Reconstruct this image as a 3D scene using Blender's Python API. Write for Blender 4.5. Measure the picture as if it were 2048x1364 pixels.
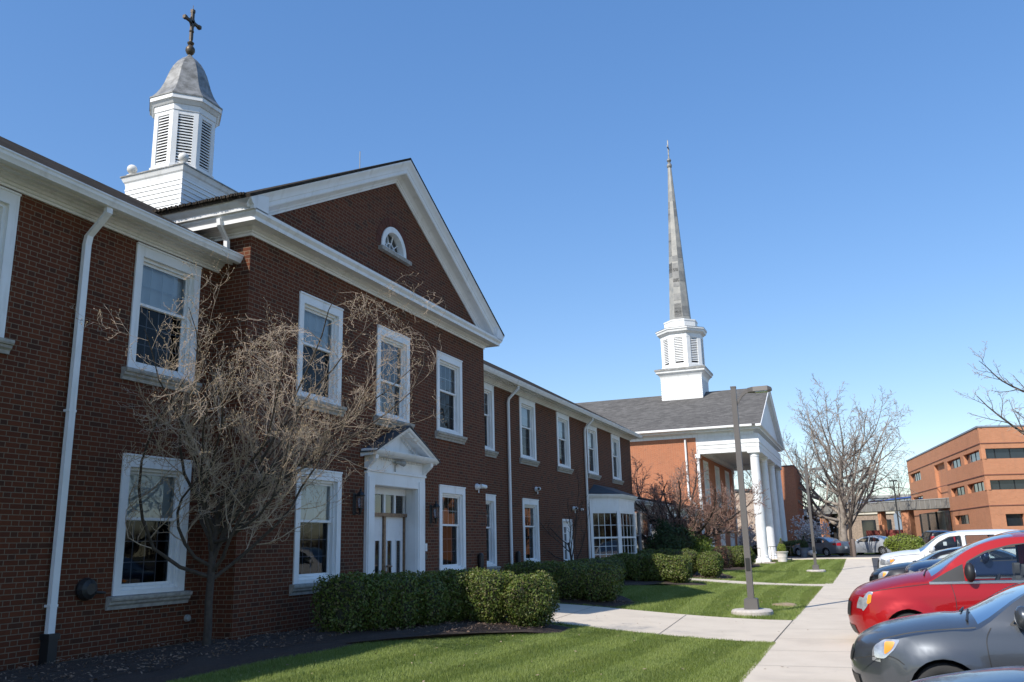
import bpy, bmesh, math, random
import numpy as np
from mathutils import Vector, Matrix
from mathutils.geometry import delaunay_2d_cdt
PI = math.pi
rad = math.radians
random.seed(7)
RNG = np.random.default_rng(7)
S = bpy.context.scene
for o in list(bpy.data.objects): bpy.data.objects.remove(o)
COL = S.collection

# ------------------------------------------------------------------ camera, sky, sun, exposure
cd = bpy.data.cameras.new('camera'); cam = bpy.data.objects.new('camera', cd); COL.objects.link(cam)
YAW, PIT, ROL = rad(-21.613), rad(13.415), rad(-1.399)
fw = Vector((math.sin(YAW)*math.cos(PIT), math.cos(YAW)*math.cos(PIT), math.sin(PIT)))
rt = Vector((math.cos(YAW), -math.sin(YAW), 0)); up = rt.cross(fw)
r2 = rt*math.cos(ROL)+up*math.sin(ROL); u2 = -rt*math.sin(ROL)+up*math.cos(ROL)
m = Matrix((r2, u2, -fw)).transposed().to_4x4(); m.translation = Vector((0, 0, 1.8))
cam.matrix_world = m
cd.sensor_width = 36; cd.lens = 36*1715.37/2048; cd.clip_start = .1; cd.clip_end = 3000
S.camera = cam
SUNV = Vector((-.43, -1.08, 1.0)).normalized()          # towards the sun
ELEV = math.asin(SUNV.z); AZ = math.atan2(SUNV.x, SUNV.y)
w = bpy.data.worlds.new('World'); S.world = w; w.use_nodes = True
nt = w.node_tree; nt.nodes.clear()
sky = nt.nodes.new('ShaderNodeTexSky'); sky.sky_type = 'NISHITA'; sky.sun_disc = False
sky.sun_elevation = ELEV; sky.sun_rotation = AZ; sky.altitude = 200; sky.air_density = 1.0; sky.dust_density = .25; sky.ozone_density = 2.2
bg = nt.nodes.new('ShaderNodeBackground'); bg.inputs[1].default_value = .15
wo = nt.nodes.new('ShaderNodeOutputWorld'); hs = nt.nodes.new('ShaderNodeHueSaturation'); hs.inputs['Saturation'].default_value = 1.60; gm = nt.nodes.new('ShaderNodeGamma'); gm.inputs[1].default_value = .61; hs.inputs['Hue'].default_value = .511; nt.links.new(sky.outputs[0], gm.inputs[0]); nt.links.new(gm.outputs[0], hs.inputs['Color']); nt.links.new(hs.outputs[0], bg.inputs[0]); nt.links.new(bg.outputs[0], wo.inputs[0])
sd = bpy.data.lights.new('sun', 'SUN'); sd.energy = 2.4; sd.angle = rad(.5); sd.color = (1, .95, .87)
sun = bpy.data.objects.new('sun', sd); COL.objects.link(sun); sun.rotation_euler = SUNV.to_track_quat('Z', 'Y').to_euler(); sun.location = (0, 0, 60)
S.view_settings.view_transform = 'Standard'; S.view_settings.look = 'None'; S.view_settings.gamma = 1
S.view_settings.exposure = 1.20

# ------------------------------------------------------------------ materials
def newmat(name):
    M = bpy.data.materials.new(name); M.use_nodes = True
    return M, M.node_tree, M.node_tree.nodes['Principled BSDF']
def N(nt, t, **kw):
    n = nt.nodes.new(t)
    for k, v in kw.items(): setattr(n, k, v)
    return n
def math_(nt, op, a, b=None, c=None):
    n = N(nt, 'ShaderNodeMath', operation=op)
    for i, v in enumerate((a, b, c)):
        if v is None: continue
        if isinstance(v, (int, float)): n.inputs[i].default_value = v
        else: nt.links.new(v, n.inputs[i])
    return n.outputs[0]
def mixc(nt, f, a, b):
    n = N(nt, 'ShaderNodeMix', data_type='RGBA')
    for s, v in ((n.inputs[0], f), (n.inputs[6], a), (n.inputs[7], b)):
        if isinstance(v, (int, float)): s.default_value = v
        elif isinstance(v, tuple): s.default_value = (*v, 1)
        else: nt.links.new(v, s)
    return n.outputs[2]
def noise(nt, scale, detail=4, vec=None, rough=.6):
    n = N(nt, 'ShaderNodeTexNoise'); n.inputs['Scale'].default_value = scale; n.inputs['Detail'].default_value = detail
    n.inputs['Roughness'].default_value = rough
    if vec is None: vec = N(nt, 'ShaderNodeNewGeometry').outputs['Position']
    nt.links.new(vec, n.inputs['Vector']); return n.outputs['Fac']
def ramp(nt, fac, lo, hi):
    n = N(nt, 'ShaderNodeMapRange'); nt.links.new(fac, n.inputs[0]); n.inputs[1].default_value = lo; n.inputs[2].default_value = hi
    return n.outputs[0]
def bump(nt, bs, h, strength, dist):
    b = N(nt, 'ShaderNodeBump'); b.inputs['Strength'].default_value = strength; b.inputs['Distance'].default_value = dist
    nt.links.new(h, b.inputs['Height']); nt.links.new(b.outputs[0], bs.inputs['Normal'])
def plain(name, c, rough=.6, metal=0, var=0.12, scale=3, c2=None, bmp=0, bscale=40, spec=.5, coat=0):
    M, nt, bs = newmat(name)
    c2 = c2 or tuple(x*(1-var) for x in c)
    f = ramp(nt, noise(nt, scale), .35, .68)
    nt.links.new(mixc(nt, f, c, c2), bs.inputs['Base Color'])
    bs.inputs['Roughness'].default_value = rough; bs.inputs['Metallic'].default_value = metal
    bs.inputs['Specular IOR Level'].default_value = spec; bs.inputs['Coat Weight'].default_value = coat
    bs.inputs['Coat Roughness'].default_value = .04
    if bmp: bump(nt, bs, noise(nt, bscale, 3), bmp, .01)
    return M
def brick(name, c1, c2, cd_, mort, L=.225, h=.0745, mj=.011, bs_=.5, dark=.1):
    """Flemish-like courses from world position: stretcher, header, stretcher; shifted every second course."""
    M, nt, bs = newmat(name)
    g = N(nt, 'ShaderNodeNewGeometry')
    sp = N(nt, 'ShaderNodeSeparateXYZ'); nt.links.new(g.outputs['Position'], sp.inputs[0])
    sn = N(nt, 'ShaderNodeSeparateXYZ'); nt.links.new(g.outputs['True Normal'], sn.inputs[0])
    ax = math_(nt, 'ABSOLUTE', sn.outputs[0]); useY = math_(nt, 'GREATER_THAN', ax, .5)
    u = math_(nt, 'ADD', math_(nt, 'MULTIPLY', sp.outputs[1], useY), math_(nt, 'MULTIPLY', sp.outputs[0], math_(nt, 'SUBTRACT', 1, useY)))
    u = math_(nt, 'ADD', u, 200.0)
    v = math_(nt, 'DIVIDE', math_(nt, 'ADD', sp.outputs[2], 10.0), h)
    row = math_(nt, 'FLOOR', v); fv = math_(nt, 'FRACT', v)
    P = 1.5*L
    uu = math_(nt, 'DIVIDE', math_(nt, 'ADD', u, math_(nt, 'MULTIPLY', math_(nt, 'MODULO', row, 2.0), P/2)), P)
    cell = math_(nt, 'FLOOR', uu); fu = math_(nt, 'MULTIPLY', math_(nt, 'FRACT', uu), P)
    isH = math_(nt, 'GREATER_THAN', fu, L)
    d1 = math_(nt, 'MINIMUM', fu, math_(nt, 'ABSOLUTE', math_(nt, 'SUBTRACT', fu, L)))
    d = math_(nt, 'MINIMUM', d1, math_(nt, 'SUBTRACT', P, fu))
    dv = math_(nt, 'MULTIPLY', math_(nt, 'MINIMUM', fv, math_(nt, 'SUBTRACT', 1, fv)), h)
    dd = math_(nt, 'MINIMUM', d, dv)
    inb = N(nt, 'ShaderNodeMapRange'); nt.links.new(dd, inb.inputs[0]); inb.inputs[1].default_value = mj*.35; inb.inputs[2].default_value = mj*.65
    cid = N(nt, 'ShaderNodeCombineXYZ'); nt.links.new(math_(nt, 'ADD', math_(nt, 'MULTIPLY', cell, 2), isH), cid.inputs[0]); nt.links.new(row, cid.inputs[1])
    wn = N(nt, 'ShaderNodeTexWhiteNoise', noise_dimensions='3D'); nt.links.new(cid.outputs[0], wn.inputs['Vector'])
    sc = N(nt, 'ShaderNodeSeparateColor'); nt.links.new(wn.outputs['Color'], sc.inputs[0])
    col = mixc(nt, sc.outputs[0], c1, c2)
    dk = math_(nt, 'MULTIPLY', math_(nt, 'LESS_THAN', sc.outputs[1], math_(nt, 'ADD', dark*.6, math_(nt, 'MULTIPLY', isH, dark))), .8)
    col = mixc(nt, dk, col, cd_)
    big = ramp(nt, noise(nt, .45, 5), .38, .75)
    col = mixc(nt, math_(nt, 'MULTIPLY', big, .28), col, tuple(x*.45 for x in c2))
    mp = N(nt, 'ShaderNodeMapping'); mp.inputs['Scale'].default_value = (1.6, 1.6, .22); nt.links.new(g.outputs['Position'], mp.inputs['Vector'])
    col = mixc(nt, math_(nt, 'MULTIPLY', ramp(nt, noise(nt, 1.0, 4, mp.outputs[0]), .56, .78), .5), col, tuple(.55*(x+.02)+.4*sum(c2)/3*.5 for x in c2))
    med = ramp(nt, noise(nt, 2.2, 4), .35, .7)
    col = mixc(nt, math_(nt, 'MULTIPLY', med, .25), col, tuple(min(1, x*1.25) for x in c1))
    fine = noise(nt, 60, 3)
    col = mixc(nt, math_(nt, 'MULTIPLY', fine, .3), col, tuple(min(1, x*1.3) for x in c1))
    col = mixc(nt, inb.outputs[0], mort, col)
    nt.links.new(col, bs.inputs['Base Color']); bs.inputs['Roughness'].default_value = .88; bs.inputs['Specular IOR Level'].default_value = .25
    bump(nt, bs, math_(nt, 'ADD', inb.outputs[0], math_(nt, 'MULTIPLY', fine, .4)), bs_, .006)
    return M
def lines(name, c, pitch, axis=2, depth=.5, rough=.5, dark=.75, cvar=None, var_scale=2):
    """surface with grooves each `pitch` metres along a world axis (clapboards, shingle courses)"""
    M, nt, bs = newmat(name)
    sp = N(nt, 'ShaderNodeSeparateXYZ'); nt.links.new(N(nt, 'ShaderNodeNewGeometry').outputs['Position'], sp.inputs[0])
    f = math_(nt, 'FRACT', math_(nt, 'DIVIDE', math_(nt, 'ADD', sp.outputs[axis], 50), pitch))
    cc = mixc(nt, ramp(nt, noise(nt, var_scale), .35, .7), c, cvar or tuple(x*.9 for x in c))
    nt.links.new(cc, bs.inputs['Base Color']); bs.inputs['Roughness'].default_value = rough
    bump(nt, bs, math_(nt, 'SUBTRACT', 1, f), depth, .03)
    return M
def shingle(name, c, c2, pz=.085, wid=.3):
    M, nt, bs = newmat(name)
    g = N(nt, 'ShaderNodeNewGeometry')
    sp = N(nt, 'ShaderNodeSeparateXYZ'); nt.links.new(g.outputs['Position'], sp.inputs[0])
    sn = N(nt, 'ShaderNodeSeparateXYZ'); nt.links.new(g.outputs['True Normal'], sn.inputs[0])
    useY = math_(nt, 'GREATER_THAN', math_(nt, 'ABSOLUTE', sn.outputs[0]), math_(nt, 'ABSOLUTE', sn.outputs[1]))
    u = math_(nt, 'ADD', math_(nt, 'MULTIPLY', sp.outputs[1], useY), math_(nt, 'MULTIPLY', sp.outputs[0], math_(nt, 'SUBTRACT', 1, useY)))
    v = math_(nt, 'DIVIDE', sp.outputs[2], pz); row = math_(nt, 'FLOOR', v); fv = math_(nt, 'FRACT', v)
    uu = math_(nt, 'ADD', math_(nt, 'DIVIDE', math_(nt, 'ADD', u, 100), wid), math_(nt, 'MULTIPLY', row, .37))
    cid = N(nt, 'ShaderNodeCombineXYZ'); nt.links.new(math_(nt, 'FLOOR', uu), cid.inputs[0]); nt.links.new(row, cid.inputs[1])
    wn = N(nt, 'ShaderNodeTexWhiteNoise', noise_dimensions='3D'); nt.links.new(cid.outputs[0], wn.inputs['Vector'])
    col = mixc(nt, wn.outputs['Value'], c, c2)
    col = mixc(nt, math_(nt, 'MULTIPLY', ramp(nt, noise(nt, .8, 5), .35, .7), .35), col, tuple(x*.6 for x in c))
    nt.links.new(col, bs.inputs['Base Color']); bs.inputs['Roughness'].default_value = 1; bs.inputs['Specular IOR Level'].default_value = .04
    bump(nt, bs, math_(nt, 'ADD', math_(nt, 'SUBTRACT', 1, fv), math_(nt, 'MULTIPLY', noise(nt, 90, 2), .5)), .5, .015)
    return M
def glass(name, tint=(.8, .85, .88), ior=1.5, extra=0.04):
    M = bpy.data.materials.new(name); M.use_nodes = True; nt = M.node_tree; nt.nodes.clear()
    out = N(nt, 'ShaderNodeOutputMaterial'); mx = N(nt, 'ShaderNodeMixShader'); tr = N(nt, 'ShaderNodeBsdfTransparent'); gl = N(nt, 'ShaderNodeBsdfGlossy')
    tr.inputs[0].default_value = (*tint, 1); gl.inputs['Roughness'].default_value = .015
    fr = N(nt, 'ShaderNodeFresnel'); fr.inputs[0].default_value = ior
    b = N(nt, 'ShaderNodeBump'); b.inputs['Strength'].default_value = .06; b.inputs['Distance'].default_value = .02
    nt.links.new(noise(nt, 1.6, 2), b.inputs['Height']); nt.links.new(b.outputs[0], gl.inputs['Normal']); nt.links.new(b.outputs[0], fr.inputs['Normal'])
    nt.links.new(math_(nt, 'ADD', fr.outputs[0], extra), mx.inputs[0]); nt.links.new(tr.outputs[0], mx.inputs[1]); nt.links.new(gl.outputs[0], mx.inputs[2])
    nt.links.new(mx.outputs[0], out.inputs[0]); return M
def leafmat(name, c1, c2, c3, scale=14, trans=.25):
    M, nt, bs = newmat(name)
    g = N(nt, 'ShaderNodeNewGeometry')
    col = mixc(nt, g.outputs['Random Per Island'], c1, c2)
    col = mixc(nt, ramp(nt, noise(nt, scale, 3), .5, .8), col, c3)
    nt.links.new(col, bs.inputs['Base Color']); bs.inputs['Roughness'].default_value = .5; bs.inputs['Specular IOR Level'].default_value = .35
    tl = N(nt, 'ShaderNodeBsdfTranslucent'); nt.links.new(col, tl.inputs[0]); mx = N(nt, 'ShaderNodeMixShader'); mx.inputs[0].default_value = trans
    out = nt.nodes['Material Output']; nt.links.new(bs.outputs[0], mx.inputs[1]); nt.links.new(tl.outputs[0], mx.inputs[2]); nt.links.new(mx.outputs[0], out.inputs[0])
    return M

M_ = {}
M_['brick'] = brick('brick', (.122, .036, .015), (.076, .022, .011), (.028, .019, .014), (.185, .137, .092), dark=.15, bs_=.4)
M_['brick_church'] = brick('brick_church', (.44, .155, .075), (.35, .12, .06), (.27, .10, .06), (.44, .29, .19), dark=.05)
M_['brick_office'] = brick('brick_office', (.56, .245, .13), (.49, .205, .105), (.44, .18, .1), (.48, .30, .19), L=.3, h=.1, dark=.02)
def whitepaint():
    M, nt, bs = newmat('white_paint')
    g = N(nt, 'ShaderNodeNewGeometry'); mp = N(nt, 'ShaderNodeMapping'); mp.inputs['Scale'].default_value = (5, 5, .8); nt.links.new(g.outputs['Position'], mp.inputs['Vector'])
    c = mixc(nt, ramp(nt, noise(nt, 1.7, 5), .4, .75), (.81, .81, .80), (.73, .725, .70))
    c = mixc(nt, math_(nt, 'MULTIPLY', ramp(nt, noise(nt, 1.0, 5, mp.outputs[0]), .54, .74), .5), c, (.52, .50, .46))
    nt.links.new(c, bs.inputs['Base Color']); bs.inputs['Roughness'].default_value = .5; return M
M_['white'] = whitepaint()
M_['white_dirty'] = plain('white_weathered', (.74, .73, .70), .6, scale=5, c2=(.60, .58, .54))
M_['clap'] = lines('clapboard', (.80, .80, .79), .135, 2, .9, .5, cvar=(.74, .74, .72))
M_['stone'] = plain('limestone', (.42, .39, .34), .85, scale=9, c2=(.26, .245, .22), bmp=.3)
def concrete():
    M, nt, bs = newmat('concrete')
    c = mixc(nt, ramp(nt, noise(nt, 1.1, 6), .38, .72), (.67, .58, .465), (.60, .515, .41))
    c = mixc(nt, math_(nt, 'MULTIPLY', ramp(nt, noise(nt, .55, 4), .56, .70), .35), c, (.46, .40, .33))
    c = mixc(nt, math_(nt, 'MULTIPLY', ramp(nt, noise(nt, 9, 5), .62, .72), .3), c, (.40, .35, .29))
    c = mixc(nt, math_(nt, 'MULTIPLY', noise(nt, 130, 2), .18), c, (.35, .31, .26))
    nt.links.new(c, bs.inputs['Base Color']); bs.inputs['Roughness'].default_value = .92; bump(nt, bs, noise(nt, 90, 4), .35, .008); return M
M_['conc'] = concrete()
M_['conc2'] = plain('concrete_base', (.55, .50, .45), .9, scale=9, c2=(.40, .36, .32), bmp=.5, bscale=60)
M_['joint'] = plain('joint', (.12, .11, .09), .9)
M_['asphalt'] = plain('asphalt', (.075, .075, .08), .9, scale=2, c2=(.055, .055, .058), bmp=.4, bscale=150)
M_['roof'] = shingle('shingle_old', (.034, .029, .024), (.062, .053, .044), wid=.25)
M_['roof_church'] = shingle('shingle_grey', (.105, .10, .095), (.165, .157, .148), pz=.07, wid=.33)
M_['darkroof'] = plain('dark_roofing', (.045, .055, .065), .6, var=.3)
M_['lead'] = plain('lead_sheet', (.30, .295, .28), .5, metal=.25, scale=5, c2=(.14, .135, .12), bmp=.2, bscale=12)
M_['spire'] = plain('patchy_slate', (.36, .345, .31), .55, scale=1.6, c2=(.24, .24, .225), bmp=.2, bscale=6)
M_['bronze'] = plain('bronze', (.07, .055, .04), .5, metal=.5, c2=(.12, .09, .06), scale=12)
M_['black'] = plain('black_metal', (.02, .02, .02), .45)
M_['polebronze'] = plain('bronze_pole', (.115, .105, .098), .5, metal=.1, var=.12, scale=1)
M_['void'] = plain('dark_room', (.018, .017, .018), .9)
M_['dark_backing'] = plain('dark_interior', (.10, .075, .06), .9, c2=(.05, .04, .035), scale=6)  # stands in for unlit room depth, the gloom put into the colour
M_['blind'] = plain('blind', (.62, .68, .70), .7, var=.05)
M_['glass'] = glass('window_glass')
M_['screen'] = glass('screened_glass', (.30, .32, .36), 1.25, .01)
M_['lens'] = glass('lens', (.9, .92, .95), 1.5, .1)
M_['reflector_dark'] = plain('lamp_housing', (.10, .105, .11), .2, metal=.5)
M_['door'] = plain('door_paint', (.72, .72, .72), .4, var=.04)
M_['brass'] = plain('old_brass', (.30, .2, .12), .5, metal=.6, scale=20, c2=(.13, .08, .06))
M_['bark'] = plain('bark', (.085, .066, .050), .95, scale=14, c2=(.05, .04, .032), bmp=.8, bscale=30)
M_['barkdark'] = plain('dark_bark', (.075, .055, .045), .95, scale=14, c2=(.04, .03, .025), bmp=.8, bscale=30)
M_['twig'] = plain('twig', (.58, .46, .35), .8, scale=20, c2=(.34, .26, .19))
M_['twigred'] = plain('reddish_twig', (.38, .25, .19), .8, scale=5, c2=(.24, .12, .09))
M_['barkpale'] = plain('pale_bark', (.36, .31, .26), .9, scale=2.5, c2=(.18, .15, .125), bmp=.5, bscale=8)
M_['twigfar'] = plain('far_twig', (.42, .35, .29), .9, scale=2, c2=(.27, .225, .19))
M_['bud'] = plain('bud', (.46, .31, .22), .7, c2=(.36, .30, .14), scale=30)
M_['box'] = leafmat('boxwood_leaf', (.055, .10, .014), (.145, .185, .03), (.30, .20, .12), 14, .18)
M_['yellowgreen'] = leafmat('yellow_green_leaf', (.16, .23, .03), (.24, .29, .05), (.3, .3, .08))
M_['conifer'] = leafmat('conifer_leaf', (.03, .06, .02), (.055, .09, .03), (.08, .1, .04))
M_['redleaf'] = leafmat('red_leaf', (.20, .08, .06), (.28, .13, .09), (.2, .15, .08))
M_['blossom'] = leafmat('blossom', (.80, .70, .66), (.88, .82, .78), (.72, .56, .52), 6)
M_['shade'] = plain('bush_core', (.035, .04, .02), 1, c2=(.06, .05, .035), scale=15)  # dimness between the leaves put into the colour of a solid core
M_['mulch'] = plain('mulch', (.060, .036, .026), 1, scale=40, c2=(.028, .018, .013), bmp=1, bscale=60)
M_['redpaint'] = plain('red_lattice', (.30, .075, .06), .8)
M_['chip'] = plain('wood_chip', (.30, .2, .14), 1, c2=(.12, .08, .055), scale=50)
def grassmat(name, blade):
    M, nt, bs = newmat(name)
    pos = N(nt, 'ShaderNodeNewGeometry')
    sp = N(nt, 'ShaderNodeSeparateXYZ'); nt.links.new(pos.outputs['Position'], sp.inputs[0])
    wob = math_(nt, 'MULTIPLY', noise(nt, .35, 2), 2.2)
    st = math_(nt, 'SINE', math_(nt, 'MULTIPLY', math_(nt, 'ADD', sp.outputs[0], wob), 5.2))
    f = ramp(nt, st, -.6, .6)
    a = mixc(nt, math_(nt, 'MULTIPLY', f, .38), (.170, .225, .036), (.235, .28, .062))  # mowing stripes: sheen of leaning blades put into the colour
    a = mixc(nt, math_(nt, 'MULTIPLY', ramp(nt, noise(nt, 1.1, 6), .45, .75), .7), a, (.095, .155, .028))
    a = mixc(nt, math_(nt, 'MULTIPLY', ramp(nt, noise(nt, 7, 3), .62, .8), .6), a, (.20, .19, .09))
    if blade:
        a = mixc(nt, math_(nt, 'MULTIPLY', math_(nt, 'POWER', pos.outputs['Random Per Island'], 2.0), .75), a, (.34, .40, .17))
    else:
        a = mixc(nt, math_(nt, 'MULTIPLY', noise(nt, 90, 3), .5), a, (.04, .07, .018))
        bump(nt, bs, noise(nt, 60, 4), 1, .03)
    nt.links.new(a, bs.inputs['Base Color']); bs.inputs['Roughness'].default_value = .65; bs.inputs['Specular IOR Level'].default_value = .25
    if blade:
        tl = N(nt, 'ShaderNodeBsdfTranslucent'); nt.links.new(a, tl.inputs[0]); mx = N(nt, 'ShaderNodeMixShader'); mx.inputs[0].default_value = .3
        nt.links.new(bs.outputs[0], mx.inputs[1]); nt.links.new(tl.outputs[0], mx.inputs[2]); nt.links.new(mx.outputs[0], nt.nodes['Material Output'].inputs[0])
    return M
M_['lawn'] = grassmat('lawn_soil', False); M_['blade'] = grassmat('grass_blade', True)
def paint(name, c, metal=.3, rough=.3):
    M, nt, bs = newmat(name)
    g = noise(nt, 500, 2)
    nt.links.new(mixc(nt, math_(nt, 'MULTIPLY', g, .25), c, tuple(x*.7 for x in c)), bs.inputs['Base Color'])
    bs.inputs['Metallic'].default_value = metal; bs.inputs['Roughness'].default_value = rough
    bs.inputs['Coat Weight'].default_value = .7; bs.inputs['Coat Roughness'].default_value = .03; bs.inputs['Specular IOR Level'].default_value = .25
    return M
M_['p_red'] = paint('red_car_paint', (.34, .003, .006), .25, .4)
M_['p_grey'] = paint('grey_car_paint', (.085, .095, .11), .55, .33)
M_['p_navy'] = paint('navy_car_paint', (.012, .022, .06), .4, .3)
M_['p_black'] = paint('black_car_paint', (.012, .013, .017), .2, .3)
M_['p_white'] = paint('white_car_paint', (.75, .76, .76), .0, .35)
M_['p_silver'] = paint('silver_car_paint', (.50, .53, .57), .6, .32)
M_['p_dgrey'] = paint('steel_grey_car_paint', (.20, .225, .25), .55, .32)
M_['p_blue'] = paint('dark_blue_car_paint', (.015, .03, .075), .4, .3)
M_['tyre'] = plain('tyre', (.03, .03, .031), .85, scale=30)
M_['rim'] = plain('alloy', (.55, .56, .58), .3, metal=.8)
M_['chrome'] = plain('chrome', (.85, .86, .87), .28, metal=1, var=.02)
M_['amber'] = plain('amber_lens', (.85, .30, .02), .25, var=.1)
M_['redlens'] = plain('red_lens', (.45, .01, .015), .2, var=.2)
M_['clearlamp'] = plain('lamp_reflector', (.62, .64, .66), .12, metal=.55, c2=(.30, .31, .33), scale=7)
M_['plastic'] = plain('black_plastic', (.022, .022, .024), .5)
M_['interior'] = plain('car_interior', (.045, .045, .05), .8)
M_['seat'] = plain('seat_cloth', (.09, .09, .095), .9)
M_['autoglass'] = glass('auto_glass', (.84, .88, .88), 1.45, .01)
M_['planter_white'] = plain('planter_white', (.62, .58, .53), .7, scale=4, c2=(.5, .46, .42))
M_['planter_blue'] = plain('planter_blue', (.12, .15, .19), .5)
M_['metalgrey'] = plain('grey_metal_panel', (.25, .235, .21), .45, metal=.2, var=.08, scale=1)
M_['office_glass'] = plain('dark_office_glass', (.022, .03, .038), .06, var=.3, scale=.6, spec=.8)
M_['office_blue'] = plain('sky_office_glass', (.05, .07, .10), .12, var=.35, scale=1.5, spec=.8)
M_['tan'] = plain('tan_wall', (.48, .38, .30), .9, scale=1)
M_['cream'] = plain('cream_wall', (.66, .60, .50), .8, scale=1)
M_['stonefar'] = plain('rubble_stone', (.40, .30, .23), .95, scale=5, c2=(.22, .17, .14), bmp=.6, bscale=6)
M_['greyblue'] = plain('greyblue_wall', (.24, .29, .34), .6, scale=.5)
M_['greywall'] = plain('grey_parapet', (.34, .34, .32), .7)
M_['blueawning'] = plain('blue_metal_roof', (.03, .09, .35), .5)
M_['wood_far'] = plain('far_wood', (.13, .10, .08), 1, scale=3, c2=(.08, .065, .05))

# ------------------------------------------------------------------ mesh builder and tagging
def tag(o, label=None, cat=None, group=None, kind=None):
    if label: o['label'] = label
    if cat: o['category'] = cat
    if group: o['group'] = group
    if kind: o['kind'] = kind
    return o
def empty(name, loc, label, cat, group=None):
    o = bpy.data.objects.new(name, None); COL.objects.link(o); o.location = loc; o.empty_display_size = .3
    return tag(o, label, cat, group)
def wloc(o):
    v = Vector((0, 0, 0))
    while o is not None: v = v+o.location; o = o.parent
    return v
class MB:
    def __init__(s): s.v = []; s.f = []; s.m = []; s.cur = 0
    def add(s, vs, fs):
        b = len(s.v); s.v.extend([tuple(p) for p in vs]); s.f.extend([tuple(i+b for i in f) for f in fs]); s.m.extend([s.cur]*len(fs)); return s
    def box(s, x0, x1, y0, y1, z0, z1):
        x0, x1 = min(x0, x1), max(x0, x1); y0, y1 = min(y0, y1), max(y0, y1); z0, z1 = min(z0, z1), max(z0, z1)
        return s.add([(x0, y0, z0), (x1, y0, z0), (x1, y1, z0), (x0, y1, z0), (x0, y0, z1), (x1, y0, z1), (x1, y1, z1), (x0, y1, z1)],
                     [(0, 3, 2, 1), (4, 5, 6, 7), (0, 1, 5, 4), (1, 2, 6, 5), (2, 3, 7, 6), (3, 0, 4, 7)])
    def tube(s, path, radii, n=8, cap=True):
        P = [Vector(p) for p in path]; k = len(P)
        if isinstance(radii, (int, float)): radii = [radii]*k
        t0 = (P[1]-P[0]).normalized(); a = t0.orthogonal().normalized(); vs = []
        for i in range(k):
            t = (P[min(i+1, k-1)]-P[max(i-1, 0)]).normalized()
            a = (a-t*a.dot(t)).normalized() if abs(a.dot(t)) < .99 else t.orthogonal().normalized(); b = t.cross(a)
            for j in range(n):
                an = 2*PI*j/n; vs.append(P[i]+(a*math.cos(an)+b*math.sin(an))*radii[i])
        fs = [(i*n+j, i*n+(j+1) % n, (i+1)*n+(j+1) % n, (i+1)*n+j) for i in range(k-1) for j in range(n)]
        if cap: fs += [tuple(range(n-1, -1, -1)), tuple((k-1)*n+j for j in range(n))]
        return s.add(vs, fs)
    def lathe(s, c, prof, n=16, ph=0, axis='z', close=True):
        vs = []
        for r, h in prof:
            for j in range(n):
                a = ph+2*PI*j/n; u, v = r*math.cos(a), r*math.sin(a)
                vs.append((c[0]+u, c[1]+v, c[2]+h) if axis == 'z' else ((c[0]+u, c[1]+h, c[2]+v) if axis == 'y' else (c[0]+h, c[1]+u, c[2]+v)))
        k = len(prof)
        fs = [(i*n+j, i*n+(j+1) % n, (i+1)*n+(j+1) % n, (i+1)*n+j) for i in range(k-1) for j in range(n)]
        if close: fs += [tuple(range(n-1, -1, -1)), tuple((k-1)*n+j for j in range(n))]
        return s.add(vs, fs)
    def sweep(s, rings, closed=True, cap=True):
        """rings: list of equal-length point lists"""
        n = len(rings[0]); vs = [p for r in rings for p in r]; fs = []
        for i in range(len(rings)-1):
            for j in range(n if closed else n-1): fs.append((i*n+j, i*n+(j+1) % n, (i+1)*n+(j+1) % n, (i+1)*n+j))
        if cap and closed: fs += [tuple(range(n-1, -1, -1)), tuple((len(rings)-1)*n+j for j in range(n))]
        return s.add(vs, fs)
    def sphere(s, c, r, n=12, k=8, sx=1, sy=1, sz=1):
        prof = [(r*math.sin(PI*i/k), -r*math.cos(PI*i/k)) for i in range(1, k)]
        b = len(s.v); s.lathe((0, 0, 0), prof, n)
        for i in range(b, len(s.v)): x, y, z = s.v[i]; s.v[i] = (c[0]+x*sx, c[1]+y*sy, c[2]+z*sz)
        return s
    def quad(s, a, b, c, d): return s.add([a, b, c, d], [(0, 1, 2, 3)])
    def build(s, name, mats, parent=None, smooth=False, angle=35, fix=True, **tg):
        me = bpy.data.meshes.new(name)
        off = wloc(parent) if parent else Vector((0, 0, 0))
        vs = [(p[0]-off.x, p[1]-off.y, p[2]-off.z) for p in s.v]
        me.from_pydata(vs, [], s.f)
        if not isinstance(mats, (list, tuple)): mats = [mats]
        for mt in mats: me.materials.append(M_[mt] if isinstance(mt, str) else mt)
        me.polygons.foreach_set('material_index', s.m)
        if fix:
            bm = bmesh.new(); bm.from_mesh(me); bmesh.ops.recalc_face_normals(bm, faces=bm.faces); bm.to_mesh(me); bm.free()
        if smooth:
            me.polygons.foreach_set('use_smooth', [True]*len(me.polygons))
            if angle < 180: me.set_sharp_from_angle(angle=rad(angle))
        me.update()
        o = bpy.data.objects.new(name, me); COL.objects.link(o)
        if parent: o.parent = parent
        tag(o, **tg); return o
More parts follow.
